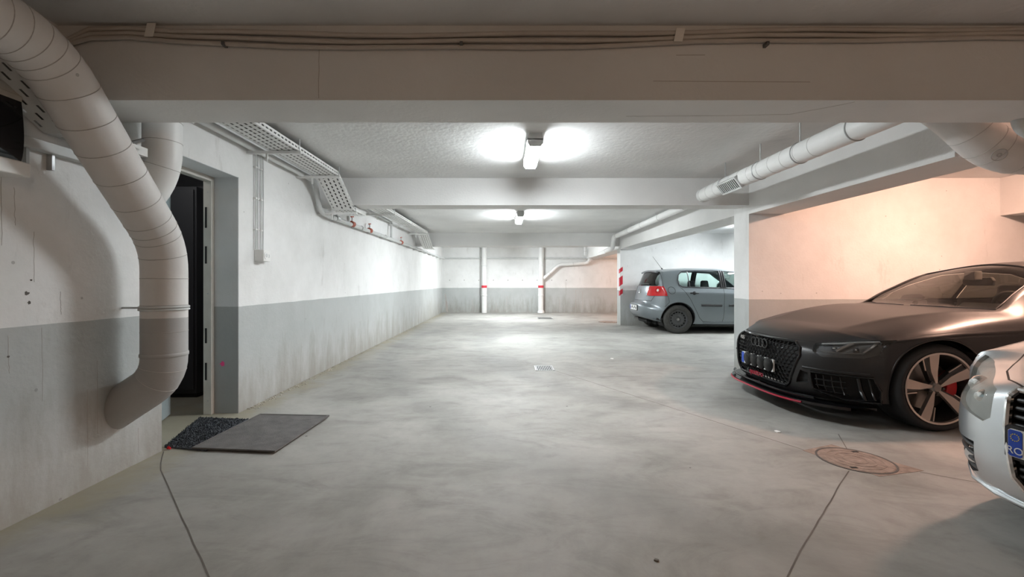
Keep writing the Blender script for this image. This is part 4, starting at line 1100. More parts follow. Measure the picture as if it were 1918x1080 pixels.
    for f in b.faces: f.material_index = 0
    me = bpy.data.meshes.new('grille_backing'); b.to_mesh(me); b.free(); me.materials.append(MATS['slot_black']); link('grille_backing', me, None, gr)
    P = []
    for a, c in zip(G+[G[0]], (G+[G[0]])[1:]):
        for k in range(8): P.append(sh.front(a[0]+(c[0]-a[0])*k/8, a[1]+(c[1]-a[1])*k/8, .002))
    P = [p for p in P if p]
    MB().tube(P, .012, 8, closed=True).build('grille_frame', 'trim_gloss', gr, smooth=True)
    def inside(v, z):
        for k in range(len(G)):
            a, c = G[k], G[(k+1) % len(G)]
            if (c[0]-a[0])*(z-a[1])-(c[1]-a[1])*(v-a[0]) > -.006*math.hypot(c[0]-a[0], c[1]-a[1]): return False
        return True
    hc = MB(); hr = .026; done = set()
    nx = int(1.2/(hr*1.732)); 
    for iy in range(-2, 18):
        for ix in range(-nx, nx+1):
            cv = ix*hr*1.732+(hr*.866 if iy % 2 else 0); cz = .22+iy*hr*1.5*.82
            for k in range(6):
                a0 = math.radians(60*k+30); a1 = math.radians(60*k+90)
                p = (cv+hr*math.cos(a0), cz+hr*math.sin(a0)*.82); q = (cv+hr*math.cos(a1), cz+hr*math.sin(a1)*.82)
                key = (round((p[0]+q[0])*500), round((p[1]+q[1])*500))
                if key in done or not inside(*p) or not inside(*q): continue
                done.add(key)
                A, B = sh.front(p[0], p[1], 0), sh.front(q[0], q[1], 0)
                if A is None or B is None: continue
                A.x += .014; B.x += .014
                hc.tube([A, B], .0058, 4)
    h = hc.build('honeycomb', 'trim_gloss', gr); h['kind'] = 'stuff'
    emblem_rings(gr, lambda v, z: sh.front(v, z, .008), 0.0, .565, .040, .058, 'trim_gloss', .008)
    # number plate with a blue band, the characters covered by four black discs
    pz, pv = .385, 0.0
    base = sh.front(0, pz, 0); pu = base.x-.018
    pl = thing_part('number_plate', root)
    MB().prism(bevel_rect(-.26, .26, pz-.056, pz+.056, .008), pu-.004, pu+.012, 'x').build('plate_panel', 'plate_white', pl)
    MB().prism(bevel_rect(.214, .258, pz-.053, pz+.053, .006), pu-.006, pu-.003, 'x').build('plate_band', 'plate_blue', pl)
    for k in range(4):
        v = -.195+k*.113
        MB().lathe([(.0001, -.012), (.058, -.012), (.067, -.006), (.069, 0.0)], (pu-.004, v, pz+.004), 'x', 28).build('cover_disc', 'disc_black', pl, smooth=True)
    text_mesh('badge_text', 'RS5', .05, 'chrome', gr, frame_front(sh.front(.335, .575, .006)), .003)
    text_mesh('badge_text', 'quattro', .075, 'lip_red', gr, frame_front(sh.front(.03, .268, .002)+Vector((-.016, 0, 0))), .003)
    # splitter and red lip
    def nose_curve(z, out, vmax, n=28):
        P = []
        for k in range(n+1):
            v = -vmax+2*vmax*k/n; a = v/.9
            u = .5+(.02-.5)*(1-abs(a)**3.4)
            P.append(Vector((u-out, v, z)))
        return P
    o1 = nose_curve(.155, .045, .80); i1 = nose_curve(.155, -.16, .80)
    m = MB(); n = len(o1)
    lo = [p-Vector((0, 0, .022)) for p in o1]; li = [p-Vector((0, 0, .022)) for p in i1]
    vs_ = o1+i1+lo+li
    fs_ = []
    for k in range(n-1): fs_ += [(k, k+1, n+k+1, n+k), (2*n+k, 3*n+k, 3*n+k+1, 2*n+k+1), (k, 2*n+k, 2*n+k+1, k+1), (n+k, n+k+1, 3*n+k+1, 3*n+k)]
    m.add(vs_, fs_).build('splitter', 'trim_gloss', root, smooth=True, sharp=30)
    MB().tube([p+Vector((0, 0, -.012)) for p in nose_curve(.152, .050, .56)], .0085, 8).build('red_lip', 'lip_red', root, smooth=True)
    MB().tube([p for p in nose_curve(.19, .018, .62)], .012, 8).build('lower_blade', 'trim_gloss', root, smooth=True)
    # underbody
    MB().prism([(.55, -.5), (1.32, -.5), (1.34, -.80), (3.22, -.80), (3.25, -.5), (4.4, -.5), (4.4, .5), (3.25, .5), (3.22, .80), (1.34, .80), (1.32, .5), (.55, .5)], .175, .26, 'z').build('underbody', 'well_black', root)
    # cabin
    cab = thing_part('cabin', root)
    MB().prism([(1.50, .86), (1.56, .905), (1.95, .90), (2.02, .82), (2.0, .55), (1.5, .55)], -.68, .68, 'y').build('dashboard', 'cabin_dark', cab, bevel=0.02)
    MB().prism([(1.72, .90), (1.80, .965), (1.93, .96), (1.98, .90)], -.55, -.20, 'y').build('instrument_hood', 'cabin_dark', cab, bevel=0.015)
    MB().box(1.80, 1.83, -.13, .13, .90, .99).build('screen', 'gloss_black', cab)
    steering(cab, 2.12, -.37, .885)
    for v in (-.37, .37): seat(cab, 2.75, v, .33, 'cabin_dark', .58)
    MB().prism([(3.2, .40), (3.35, .95), (3.5, .95), (3.4, .40)], -.6, .6, 'y').build('rear_seat', 'cabin_dark', cab, bevel=0.03)
    MB().box(1.6, 3.6, -.78, .78, .28, .33).build('cabin_floor', 'cabin_dark', cab)
    p = sh.top(2.13, 0, -.03)
    MB().box(p.x-.06, p.x+.02, -.05, .05, p.z-.09, p.z+.0).build('mirror_mount', 'cabin_grey', cab, bevel=.01)
    MB().prism([(-.13, p.z-.14), (.13, p.z-.14), (.14, p.z-.09), (.12, p.z-.06), (-.12, p.z-.06), (-.14, p.z-.09)], p.x+.02, p.x+.05, 'x').build('mirror', 'cabin_dark', cab, bevel=.008)
    # door mirrors
    for s in (-1, 1):
        dm = MB().prism([(2.28, .90), (2.26, .94), (2.30, 1.00), (2.48, 1.01), (2.52, .97), (2.48, .91)], s*.88, s*.96, 'y').build('door_mirror', 'black_matt', root, bevel=.03)
        MB().tube([(2.32, s*.80, .91), (2.32, s*.90, .93)], .022, 10).build('mirror_arm', 'trim_gloss', dm, smooth=True)
    # wheels
    for s in (-1, 1):
        for uc in (AX, RX):
            wheel_well(root, uc, ZW+.01, .366, s, .50, .84)
            arch_lip(sh, root, uc, ZW+.01, .370, s, 'black_matt', .007)
            w = thing_part('wheel', root)
            yo = s*.905; c = (uc, yo, ZW)
            wheel_tyre(w, c, R, .272, .27, s)
            # rim: bright flange, dark barrel
            MB().lathe([(.264, -s*.012), (.276, -s*.002), (.276, s*.004), (.262, s*.004), (.258, -s*.012)], c, 'y', 56, closed=True).build('rim_flange', 'alloy_bright', w, smooth=True)
            MB().lathe([(.260, -s*.008), (.250, -s*.05), (.245, -s*.20), (.05, -s*.20)], c, 'y', 48).build('rim_barrel', 'alloy_dark', w, smooth=True)
            MB().lathe([(.0001, -s*.13), (.19, -s*.13), (.19, -s*.15), (.0001, -s*.15)], c, 'y', 40).build('brake_disc', 'disc_steel', w)
            cal = MB()
            cp = []
            for k in range(9):
                a = math.radians(-24+58*k/8); cp.append((uc+.205*math.cos(a), ZW+.205*math.sin(a)))
            for k in range(9):
                a = math.radians(34-58*k/8); cp.append((uc+.125*math.cos(a), ZW+.125*math.sin(a)))
            cal.prism(cp, yo-s*.16, yo-s*.075, 'y').build('brake_caliper', 'caliper_red', w, bevel=.006)
            rot0 = math.radians(98)
            for k in range(5):
                a = rot0+k*2*math.pi/5
                er = Vector((math.cos(a), 0, math.sin(a))); et = Vector((-math.sin(a), 0, math.cos(a))); ey = Vector((0, s, 0)); C = Vector(c)
                def blade(prof, d0, d1, nm, mt):
                    v = []
                    for r_, l, h in prof: v.append(C+er*r_+et*l+ey*(h))
                    nn = len(v); v2 = [p-ey*d1 for p in v]
                    MB().add(v+v2, [tuple(range(nn)), tuple(range(nn, 2*nn))[::-1]]+[(i, nn+i, nn+(i+1) % nn, (i+1) % nn) for i in range(nn)]).build(nm, mt, w)
                blade([(.035, .004, -.030), (.13, .034, -.022), (.20, .042, -.012), (.262, .046, -.004), (.262, -.032, -.004), (.20, -.026, -.012), (.13, -.018, -.022), (.035, -.012, -.030)], 0, .03, 'spoke', 'alloy_bright')
                blade([(.05, .024, -.05), (.20, .074, -.035), (.258, .082, -.02), (.258, .040, -.02), (.16, .026, -.03), (.05, .010, -.05)], 0, .04, 'spoke_flank', 'alloy_dark')
                blade([(.14, .068, -.034), (.24, .090, -.018), (.243, .082, -.018), (.14, .060, -.034)], 0, .008, 'spoke_edge', 'alloy_bright')
            MB().lathe([(.0001, -s*.022), (.028, -s*.022), (.034, -s*.03), (.052, -s*.045), (.055, -s*.09)], c, 'y', 28).build('hub_cap', 'disc_steel', w, smooth=True)
            for k in range(5):
                a = rot0+math.radians(36)+k*2*math.pi/5
                q = Vector(c)+Vector((math.cos(a)*.055, -s*.05, math.sin(a)*.055)); MB().cyl(q, q+Vector((0, s*.02, 0)), .011, 6).build('wheel_bolt', 'alloy_dark', w)
    # rear lamps (unseen side, simple but real)
    for s in (-1, 1):
        P = [sh.rearp(s*v, .80, .004) for v in (.40, .55, .68, .78)]
        MB().tube([p for p in P if p], .035, 10).build('tail_light', 'tail_red', root, smooth=True)
    bm.free(); sh.src.free()
    return root
def sub_extract(sh, name, test, mat, parent, inset=0.0, walls=False):
    b = sh.bm.copy(); b.normal_update()
    bmesh.ops.delete(b, geom=[f for f in b.faces if not test(f)], context='FACES')
    if not b.faces: b.free(); return None
    nr = [sh.normal_at(v.co) for v in b.verts]
    old = list(b.verts)
    if walls:      # side walls that join the recessed floor to the opening's rim
        bmesh.ops.extrude_edge_only(b, edges=[e for e in b.edges if e.is_boundary])
    for v, n in zip(old, nr): v.co -= n*inset
    for f in b.faces: f.material_index = 0; f.smooth = not walls
    me = bpy.data.meshes.new(name); b.to_mesh(me); b.free()
    if not walls: me.normals_split_custom_set_from_vertices([tuple(n) for n in nr])
    return link(name, me, mat, parent)
def thing_part(name, parent):
    """grouping empty inside a thing (a part with pieces of its own)"""
    o = bpy.data.objects.new(name, None); COL.objects.link(o); o.parent = parent; o.empty_display_size = .05
    return o
black_coupe(2.44, 4.24)
# ------------------------------------------------------------ grey hatchback (local u from the nose; placed with its tail to the aisle)
def grey_hatchback(X0, Y0):
    root = thing('hatchback_car', 'grey five-door hatchback parked tail to the aisle with steel wheels', 'car', (X0, Y0, 0), absolute=False)
    root.rotation_euler = (0, 0, math.pi)
    AX, RX, ZW, R = 0.88, 3.455, 0.318, 0.318
    K = [
     ([(.5, .78), (1.3, .80), (3.0, .80), (3.75, .78)], [(.5, .22), (1.3, .20), (3.0, .21), (3.75, .25)]),
     ([(.5, .83), (.9, .872), (1.4, .865), (2.4, .868), (3.0, .868), (3.45, .878), (3.75, .855)], [(.5, .46), (2, .46), (3.75, .50)]),
     ([(.5, .80), (.9, .862), (1.4, .862), (2.4, .870), (3.0, .868), (3.45, .868), (3.75, .845)], [(.5, .68), (.9, .78), (1.4, .85), (2.2, .885), (3.0, .91), (3.75, .93)]),
     ([(.5, .70), (.9, .77), (1.3, .80), (1.7, .815), (2.4, .825), (3.0, .82), (3.45, .81), (3.75, .79)], [(.5, .73), (.9, .87), (1.3, .94), (1.7, .975), (2.4, 1.0), (3.0, 1.015), (3.75, 1.03)]),
     ([(.5, .50), (.9, .62), (1.2, .72), (1.35, .735), (1.6, .70), (2.0, .635), (2.6, .615), (3.2, .605), (3.75, .585)], [(.5, .78), (.9, .92), (1.2, .975), (1.35, 1.0), (1.6, 1.16), (2.0, 1.375), (2.6, 1.425), (3.2, 1.42), (3.75, 1.385)]),
     ([(.5, 0), (3.75, 0)], [(.5, .80), (.9, .945), (1.15, 1.01), (1.45, 1.16), (1.9, 1.40), (2.3, 1.47), (2.9, 1.485), (3.4, 1.465), (3.75, 1.435)])]
    front = [(.5, .80), (.3, .74), (.15, .66), (.06, .58), (.02, .48), (.0, .38), (.03, .26), (.10, .20)]
    rear = [(3.75, 1.435), (3.80, 1.425), (3.835, 1.40), (3.875, 1.33), (3.955, 1.16), (3.995, 1.07), (4.03, .96), (4.06, .80), (4.085, .70), (4.15, .665), (4.195, .635), (4.20, .52), (4.185, .43), (4.12, .335), (4.00, .295)]
    bm = loft_body(K, .5, 3.75, front, rear, nf=3.4, nr=3.8, creases=(2,))
    sh = Shell(bm)
    def sd(s): return lambda c, n: c.y*s > .3
    # 0 paint 1 seam 2 windscreen 3 side glass 4 headlight 5 rear glass 6 tail light 7 black lower
    for s in (-1, 1):
        for uc in (AX, RX): cut_region(bm, circle(uc, ZW+.015, .362), (0, 2), lambda c, n, s=s: c.y*s > .5, delete=True)
    cut_region(bm, [(1.16, 0), (1.22, .45), (1.36, .68), (1.90, .60), (1.98, .3), (2.0, 0), (1.98, -.3), (1.90, -.60), (1.36, -.68), (1.22, -.45)], (0, 1), lambda c, n: n.z > .15 and c.z > .95, 2)
    cut_region(bm, [(-.66, 1.065), (.66, 1.065), (.69, 1.09), (.60, 1.36), (.52, 1.39), (-.52, 1.39), (-.60, 1.36), (-.69, 1.09)], (1, 2), lambda c, n: c.x > 3.755 and n.x > .08, 5)
    for s in (-1, 1):
        cut_region(bm, [(1.55, 1.01), (1.75, 1.16), (2.05, 1.36), (2.38, 1.395), (2.38, 1.03)], (0, 2), sd(s), 3)
        cut_region(bm, [(2.50, 1.03), (2.50, 1.395), (3.18, 1.39), (3.18, 1.045)], (0, 2), sd(s), 3)
        cut_region(bm, [(3.20, 1.046), (3.20, 1.388), (3.31, 1.375), (3.385, 1.31), (3.415, 1.19), (3.40, 1.10), (3.345, 1.055)], (0, 2), sd(s), 3)
        # tail light wraps the corner (rear view outline, then a slanted front edge from the side)
        cut_region(bm, [(3.755, 1.055), (3.695, .845), (4.00, .835), (4.035, .85), (4.015, 1.03), (3.97, 1.06)], (0, 2), lambda c, n, s=s: c.y*s > .42 and c.z > .8, 6)
        cut_region(bm, [(s*.50, .56), (s*.62, .62), (s*.76, .70), (s*.79, .60), (s*.70, .50), (s*.55, .48)], (1, 2), lambda c, n: c.x < .6 and n.z < .9, 4)
        # door seams
        seam(bm, [(2.44, 1.42), (2.44, .80), (2.455, .34), (2.47, .25)], (0, 2), sd(s), .008)
        seam(bm, [(3.43, 1.20), (3.42, 1.06), (3.33, .96), (3.20, .78), (3.06, .50), (2.99, .36), (2.90, .27), (2.47, .25)], (0, 2), sd(s), .008)
        seam(bm, [(1.38, .96), (1.38, .40), (1.45, .27), (2.47, .25)], (0, 2), sd(s), .008)
        # hatch gap and bumper gap on the flank
        seam(bm, [(3.69, .845), (3.66, .70), (3.76, .60)], (0, 2), sd(s), .006)
        seam(bm, [(3.78, 1.40), (3.76, 1.06)], (0, 2), sd(s), .006)
        seam(bm, [(3.70, .838), (4.04, .83)], (0, 2), lambda c, n, s=s: c.y*s > .42, .007)
    # bumper gap across the tail, dark lower apron
    seam(bm, [(-.66, .84), (-.60, .72), (.60, .72), (.66, .84)], (1, 2), lambda c, n: c.x > 3.7, .010)
    cut_region(bm, [(-.62, .28), (-.55, .20), (.55, .20), (.62, .28), (.5, .33), (-.5, .33)], (1, 2), lambda c, n: c.x > 3.7, 7)
    sh.extract('body_shell', [0, 1, 7], ['grey_metal', 'seam_black', 'grey_metal'], root)
    sh.extract('windscreen', [2], ['car_glass_clear'], root, .004)
    rw = sh.extract('rear_window', [5], ['car_glass_dark'], root, .004)
    def etube(pts, r, mat, nm, par=root, closed=False): return MB().tube([p for p in pts if p is not None], r, 8, closed=closed).build(nm, mat, par, smooth=True)
    for s in (-1, 1):
        for a, b in ((1.5, 2.44), (2.44, 3.19), (3.19, 3.5)):
            sub_extract(sh, 'side_window' if b < 3.4 else 'quarter_window', lambda f, s=s, a=a, b=b: f.material_index == 3 and f.calc_center_median().y*s > 0 and a < f.calc_center_median().x < b, 'car_glass_clear', root, .005)
        sub_extract(sh, 'headlight', lambda f, s=s: f.material_index == 4 and f.calc_center_median().y*s > 0, 'lamp_silver', root)
        tl = sub_extract(sh, 'tail_light', lambda f, s=s: f.material_index == 6 and f.calc_center_median().y*s > 0, 'tail_red', root, -.004)
        p = sh.side(3.86, .965, s, .006)
        if p and tl:
            nn = sh.normal_at(p); MB().ring(p, nn, .062, .010, 26, 8).build('lamp_ring', 'tail_red', tl, smooth=True)
            MB().lathe([(.0001, .012), (.022, .008), (.030, 0)], (0, 0, 0), 'z', 18).build('reverse_lamp', 'tail_white', tl, smooth=True)
            bpy.data.objects[tl.children[-1].name].matrix_local = Matrix.Translation(p) @ nn.to_track_quat('Z', 'Y').to_matrix().to_4x4()
        # window seals
        for pl in ([(1.52, 1.0), (1.75, 1.17), (2.05, 1.372), (2.6, 1.408), (3.2, 1.402), (3.32, 1.385), (3.395, 1.315), (3.43, 1.19), (3.41, 1.085), (3.35, 1.042), (3.1, 1.03), (2.4, 1.015), (1.52, 1.0)],):
            P = []
            for a, b in zip(pl, pl[1:]):
                for k in range(5): P.append(sh.side(a[0]+(b[0]-a[0])*k/5, a[1]+(b[1]-a[1])*k/5, s, .002))
            etube(P, .009, 'trim_black', 'window_seal')
        etube([sh.side(3.19, 1.045+.345*k/6, s, .003) for k in range(7)], .010, 'trim_black', 'window_divider')
        for du in (-.045, 0, .045): etube([sh.side(2.44+du, 1.03+.36*k/6, s, .001) for k in range(7)], .022, 'trim_black', 'door_pillar')
        # door handles, side moulding, fuel flap
        for u in (3.12, 2.10):
            h = MB().tube([sh.side(u-.10, .905, s, .004), sh.side(u-.06, .905, s, .028), sh.side(u+.04, .905, s, .028), sh.side(u+.08, .905, s, .004)], .014, 8).build('door_handle', 'trim_black', root, smooth=True)
            q = sh.side(u-.01, .905, s, 0); MB().lathe([(.0001, s*.004), (.034, s*.003), (.038, 0)], tuple(q), 'y', 18).build('handle_recess', 'seam_black', h, smooth=True)
        etube([sh.side(1.62+.12*k, .63-.0*k, s, .004) for k in range(7)], .024, 'trim_black', 'side_moulding')
        etube([sh.side(2.50+.075*k, .63+.006*k/6, s, .004) for k in range(7)], .024, 'trim_black', 'side_moulding')
        etube([sh.side(1.30+.2*k, .245, s, -.002) for k in range(9)], .022, 'grey_metal', 'sill')
    # fuel flap on the car's right
    P = [sh.side(3.60+.078*math.cos(2*math.pi*k/24), .965+.078*math.sin(2*math.pi*k/24), 1, .001) for k in range(24)]
    etube(P, .004, 'seam_black', 'fuel_flap', closed=True)
    # roof spoiler, wiper, washer
    lip = []
    for k in range(15):
        v = -.54+1.08*k/14
        p = sh.top(3.80, v, 0); lip.append(Vector((3.845-.02*abs(v)/.54, v, 1.412-.035*(v/.54)**2)))
    MB().tube(lip, .022, 8).build('roof_spoiler', 'grey_metal', root, smooth=True)
    etube([sh.rearp(v, 1.085+.012*math.sin(v*5), .016) for v in (-.02, .1, .2, .32, .42)], .010, 'trim_black', 'rear_wiper')
    # antenna
    t = sh.top(3.52, 0, 0)
    an = MB().tube([t+Vector((-.02, 0, -.01)), t+Vector((.01, 0, .03))], [.022, .012], 10).build('antenna_base', 'trim_black', root, smooth=True)
    MB().tube([t+Vector((.0, 0, .02)), t+Vector((.16, 0, .23)), t+Vector((.22, 0, .31))], [.005, .004, .003], 6).build('antenna_mast', 'trim_black', an, smooth=True)
    # emblem on the hatch, plate in the bumper
    e = sh.rearp(0, .93, .006)
    em = MB().ring(e, (1, 0, .15), .052, .006, 28, 6).build('emblem_ring', 'chrome', root, smooth=True)
    for pts in (((-.028, .040), (0, -.005), (.028, .040)), ((-.045, .012), (-.02, -.042), (0, .005), (.02, -.042), (.045, .012))):
        MB().tube([e+Vector((.002-.15*z, v, z)) for v, z in pts], .006, 6).build('emblem_stroke', 'chrome', em)
    b0 = sh.rearp(0, .545, .0); ux = b0.x+.004
    MB().prism(bevel_rect(-.29, .29, .48, .615, .02), ux-.02, ux+.001, 'x').build('plate_recess', 'trim_black', root)
    pl = MB().prism(bevel_rect(-.26, .26, .49, .605, .008), ux, ux+.008, 'x').build('number_plate', 'plate_white', root)
    MB().prism(bevel_rect(-.258, -.214, .493, .602, .006), ux+.008, ux+.010, 'x').build('plate_band', 'plate_blue', pl)
    for v0, v1, z0, z1 in ((-.19, -.15, .515, .57), (-.10, -.04, .53, .585), (0.0, .05, .515, .55), (.09, .14, .535, .59), (.17, .22, .515, .56)):   # characters too small to read
        MB().prism(bevel_rect(v0, v1, z0, z1, .008), ux+.008, ux+.0095, 'x').build('plate_mark', 'plate_ink', pl)
    MB().tube([(3.95, -.42, .27), (4.05, -.46, .265)], .024, 12).build('exhaust', 'disc_steel', root, smooth=True)
    MB().prism([(.35, -.5), (1.28, -.5), (1.30, -.77), (3.05, -.77), (3.08, -.5), (3.85, -.5), (3.85, .5), (3.08, .5), (3.05, .77), (1.30, .77), (1.28, .5), (.35, .5)], .18, .27, 'z').build('underbody', 'well_black', root)
    # mud-dark silencer under the tail
    MB().tube([(3.92, -.35, .25), (3.92, .30, .25)], .07, 14).build('silencer', 'well_black', root, smooth=True)
    # cabin
    cab = thing_part('cabin', root)
    MB().prism([(1.25, .95), (1.35, 1.0), (1.72, .98), (1.80, .88), (1.75, .5), (1.3, .5)], -.68, .68, 'y').build('dashboard', 'cabin_dark', cab, bevel=0.02)
    for v in (-.36, .36): seat(cab, 2.46, v, .38, 'cabin_grey', .60)
    for v in (-.42, 0, .42): MB().prism([(3.28, 1.02), (3.31, 1.20), (3.39, 1.19), (3.40, 1.02)], v-.12, v+.12, 'y').build('rear_headrest', 'cabin_dark', cab, bevel=.03)
    MB().prism([(3.05, .45), (3.28, 1.02), (3.40, 1.02), (3.30, .45)], -.60, .60, 'y').build('rear_seat_back', 'cabin_grey', cab, bevel=0.03)
    MB().box(2.65, 3.2, -.60, .60, .35, .52).build('rear_seat_cushion', 'cabin_grey', cab, bevel=0.03)
    MB().box(1.2, 3.9, -.74, .74, .29, .34).build('cabin_floor', 'cabin_dark', cab)
    MB().box(3.40, 3.90, -.60, .60, 1.0, 1.02).build('parcel_shelf', 'cabin_dark', cab)
    steering(cab, 1.92, -.36, .98)
    for s in (-1, 1):
        dm = MB().prism([(1.52, .99), (1.50, 1.06), (1.54, 1.14), (1.66, 1.15), (1.68, 1.08), (1.66, .99)], s*.88, s*1.03, 'y').build('door_mirror', 'trim_black', root, bevel=.03)
        MB().tube([(1.62, s*.79, 1.0), (1.60, s*.92, 1.03)], .022, 10).build('mirror_arm', 'trim_black', dm, smooth=True)
    etube([sh.front(v, .50, .006) for v in (-.45, -.3, -.15, 0, .15, .3, .45)], .03, 'trim_black', 'grille')
    # wheels: pressed black steel with round vent holes
    for s in (-1, 1):
        for uc in (AX, RX):
            wheel_well(root, uc, ZW+.015, .360, s, .48, .80)
            arch_lip(sh, root, uc, ZW+.015, .365, s, 'trim_black', .007)
            w = thing_part('wheel', root); yo = s*.85; c = (uc, yo, ZW)
            wheel_tyre(w, c, R, .198, .20, s, 'tyre_dusty')
            MB().lathe([(.192, -s*.01), (.203, 0), (.203, s*.005), (.190, s*.003), (.184, -s*.03)], c, 'y', 44).build('rim_flange', 'steel_black', w, smooth=True)
            # dished face with open slots
            n = 16; m = MB()
            def ringpts(r, h, k, tot): a = 2*math.pi*k/tot; return (uc+r*math.cos(a), yo+h, ZW+r*math.sin(a))
            T = n*4
            for k in range(T):
                for (r0, h0), (r1, h1), slot in (((.186, -s*.03), (.172, -s*.034), False), ((.172, -s*.034), (.146, -s*.028), True), ((.146, -s*.028), (.115, -s*.018), False), ((.115, -s*.018), (.07, -s*.04), False), ((.07, -s*.04), (.05, -s*.036), False), ((.05, -s*.036), (.0001, -s*.03), False)):
                    if slot and k % 4 in (1, 2): continue
                    m.add([ringpts(r0, h0, k, T), ringpts(r0, h0, k+1, T), ringpts(r1, h1, k+1, T), ringpts(r1, h1, k, T)], [(0,1,2,3)])
            m.build('wheel_disc', 'steel_black', w, smooth=True)
            MB().lathe([(.184, -s*.03), (.18, -s*.18), (.02, -s*.18)], c, 'y', 36).build('rim_barrel', 'well_black', w, smooth=True)
            hb = MB().lathe([(.0001, -s*.012), (.028, -s*.014), (.033, -s*.03), (.034, -s*.04)], c, 'y', 24).build('hub_cap', 'disc_steel', w, smooth=True)
            for k in range(5):
                a = 2*math.pi*k/5+.3; q = Vector(c)+Vector((math.cos(a)*.056, -s*.038, math.sin(a)*.056)); MB().cyl(q, q+Vector((0, s*.016, 0)), .010, 6).build('wheel_bolt', 'steel_black', w)
    bm.free(); sh.src.free()
    return root
grey_hatchback(3.14+4.2, 10.56)

# ------------------------------------------------------------ silver hatchback at the right edge
def silver_car(X0, Y0, yaw=0.0):
    root = thing('silver_car', 'silver car with chrome framed grille cut off by the right edge', 'car', (X0, Y0, 0), absolute=False)
    root.rotation_euler = (0, 0, yaw)
    AX, RX, ZW, R = 0.88, 3.458, 0.318, 0.318
    K = [
     ([(.5, .78), (1.3, .80), (3.0, .80), (3.8, .78)], [(.5, .20), (1.3, .20), (3.0, .21), (3.8, .25)]),
     ([(.5, .865), (.9, .88), (1.4, .872), (2.4, .87), (3.0, .87), (3.45, .882), (3.8, .85)], [(.5, .46), (2, .46), (3.8, .50)]),
     ([(.5, .86), (.9, .878), (1.4, .868), (2.4, .870), (3.0, .868), (3.45, .87), (3.8, .83)], [(.5, .69), (.9, .77), (1.4, .82), (2.2, .85), (3.0, .88), (3.8, .90)]),
     ([(.5, .80), (.9, .82), (1.3, .81), (1.7, .81), (2.4, .82), (3.0, .815), (3.45, .80), (3.8, .77)], [(.5, .785), (.9, .86), (1.3, .915), (1.7, .945), (2.4, .97), (3.0, .985), (3.8, 1.0)]),
     ([(.5, .50), (.9, .62), (1.2, .70), (1.4, .72), (1.65, .69), (2.1, .61), (2.6, .59), (3.2, .58), (3.8, .56)], [(.5, .815), (.9, .905), (1.2, .95), (1.4, .975), (1.65, 1.12), (2.1, 1.33), (2.6, 1.375), (3.2, 1.36), (3.8, 1.30)]),
     ([(.5, 0), (3.8, 0)], [(.5, .825), (.9, .92), (1.2, .975), (1.5, 1.13), (2.0, 1.36), (2.4, 1.415), (2.9, 1.42), (3.4, 1.40), (3.8, 1.34)])]
    front = [(.5, .825), (.32, .80), (.18, .765), (.09, .735), (.055, .70), (.03, .60), (.01, .48), (.0, .38), (.02, .28), (.05, .22), (.12, .19)]
    rear = [(3.8, 1.34), (3.92, 1.28), (4.05, 1.08), (4.12, .95), (4.18, .75), (4.27, .62), (4.29, .50), (4.24, .33), (4.1, .26)]
    bm = loft_body(K, .5, 3.8, front, rear, nf=3.7, nr=4.0)
    sh = Shell(bm)
    def sd(s): return lambda c, n: c.y*s > .3
    fr = lambda c, n: c.x < .75 and n.z < .93 and c.z < .86
    for s in (-1, 1):
        for uc in (AX, RX): cut_region(bm, circle(uc, ZW+.015, .362), (0, 2), lambda c, n, s=s: c.y*s > .5, delete=True)
    cut_region(bm, [(1.20, 0), (1.26, .45), (1.40, .67), (1.98, .58), (2.05, .3), (2.07, 0), (2.05, -.3), (1.98, -.58), (1.40, -.67), (1.26, -.45)], (0, 1), lambda c, n: n.z > .15 and c.z > .93, 2)
    cut_region(bm, [(-.55, 1.0), (.55, 1.0), (.48, 1.27), (-.48, 1.27)], (1, 2), lambda c, n: c.x > 3.8 and n.x > .1, 5)
    for s in (-1, 1):
        cut_region(bm, [(1.60, .985), (1.80, 1.12), (2.12, 1.315), (2.42, 1.345), (2.42, 1.0)], (0, 2), sd(s), 3)
        cut_region(bm, [(2.50, 1.0), (2.50, 1.345), (3.2, 1.325), (3.5, 1.22), (3.56, 1.08), (3.4, 1.02)], (0, 2), sd(s), 3)
        # headlight: tall lens sweeping round the corner
        cut_region(bm, [(s*.43, .700), (s*.60, .735), (s*.70, .755), (s*.775, .775), (s*.815, .73), (s*.818, .64), (s*.78, .585), (s*.60, .552), (s*.46, .535), (s*.425, .56)], (1, 2), fr, 4)
        # fog intake
        cut_region(bm, [(s*.50, .43), (s*.66, .42), (s*.80, .385), (s*.81, .34), (s*.74, .285), (s*.56, .27), (s*.49, .30)], (1, 2), lambda c, n: c.x < .7 and c.z < .5, 6)
        seam(bm, [(1.46, .90), (1.44, .40), (1.5, .27)], (0, 2), sd(s)); seam(bm, [(2.45, 1.36), (2.46, .27)], (0, 2), sd(s))
        # bonnet side gap
        seam(bm, [(.10, s*.34), (.17, s*.44), (.28, s*.53), (.5, s*.62), (.9, s*.71), (1.3, s*.75)], (0, 1), lambda c, n: n.z > .25 and c.z > .68, .007)
    G = [(-.335, .700), (.335, .700), (.355, .67), (.345, .55), (.30, .36), (.26, .315), (-.26, .315), (-.30, .36), (-.345, .55), (-.355, .67)]
    cut_region(bm, G, (1, 2), fr, 7)
    cut_region(bm, [(-.62, .235), (.62, .235), (.60, .21), (-.60, .21)], (1, 2), lambda c, n: c.x < .6 and c.z < .3, 1)
    sh.extract('body_shell', [0, 1], ['silver_metal', 'seam_black'], root)
    sh.extract('windscreen', [2], ['car_glass_clear'], root, .004)
    sh.extract('rear_window', [5], ['car_glass_dark'], root, .004)
    def etube(pts, r, mat, nm, par=root, closed=False): return MB().tube([p for p in pts if p is not None], r, 8, closed=closed).build(nm, mat, par, smooth=True)
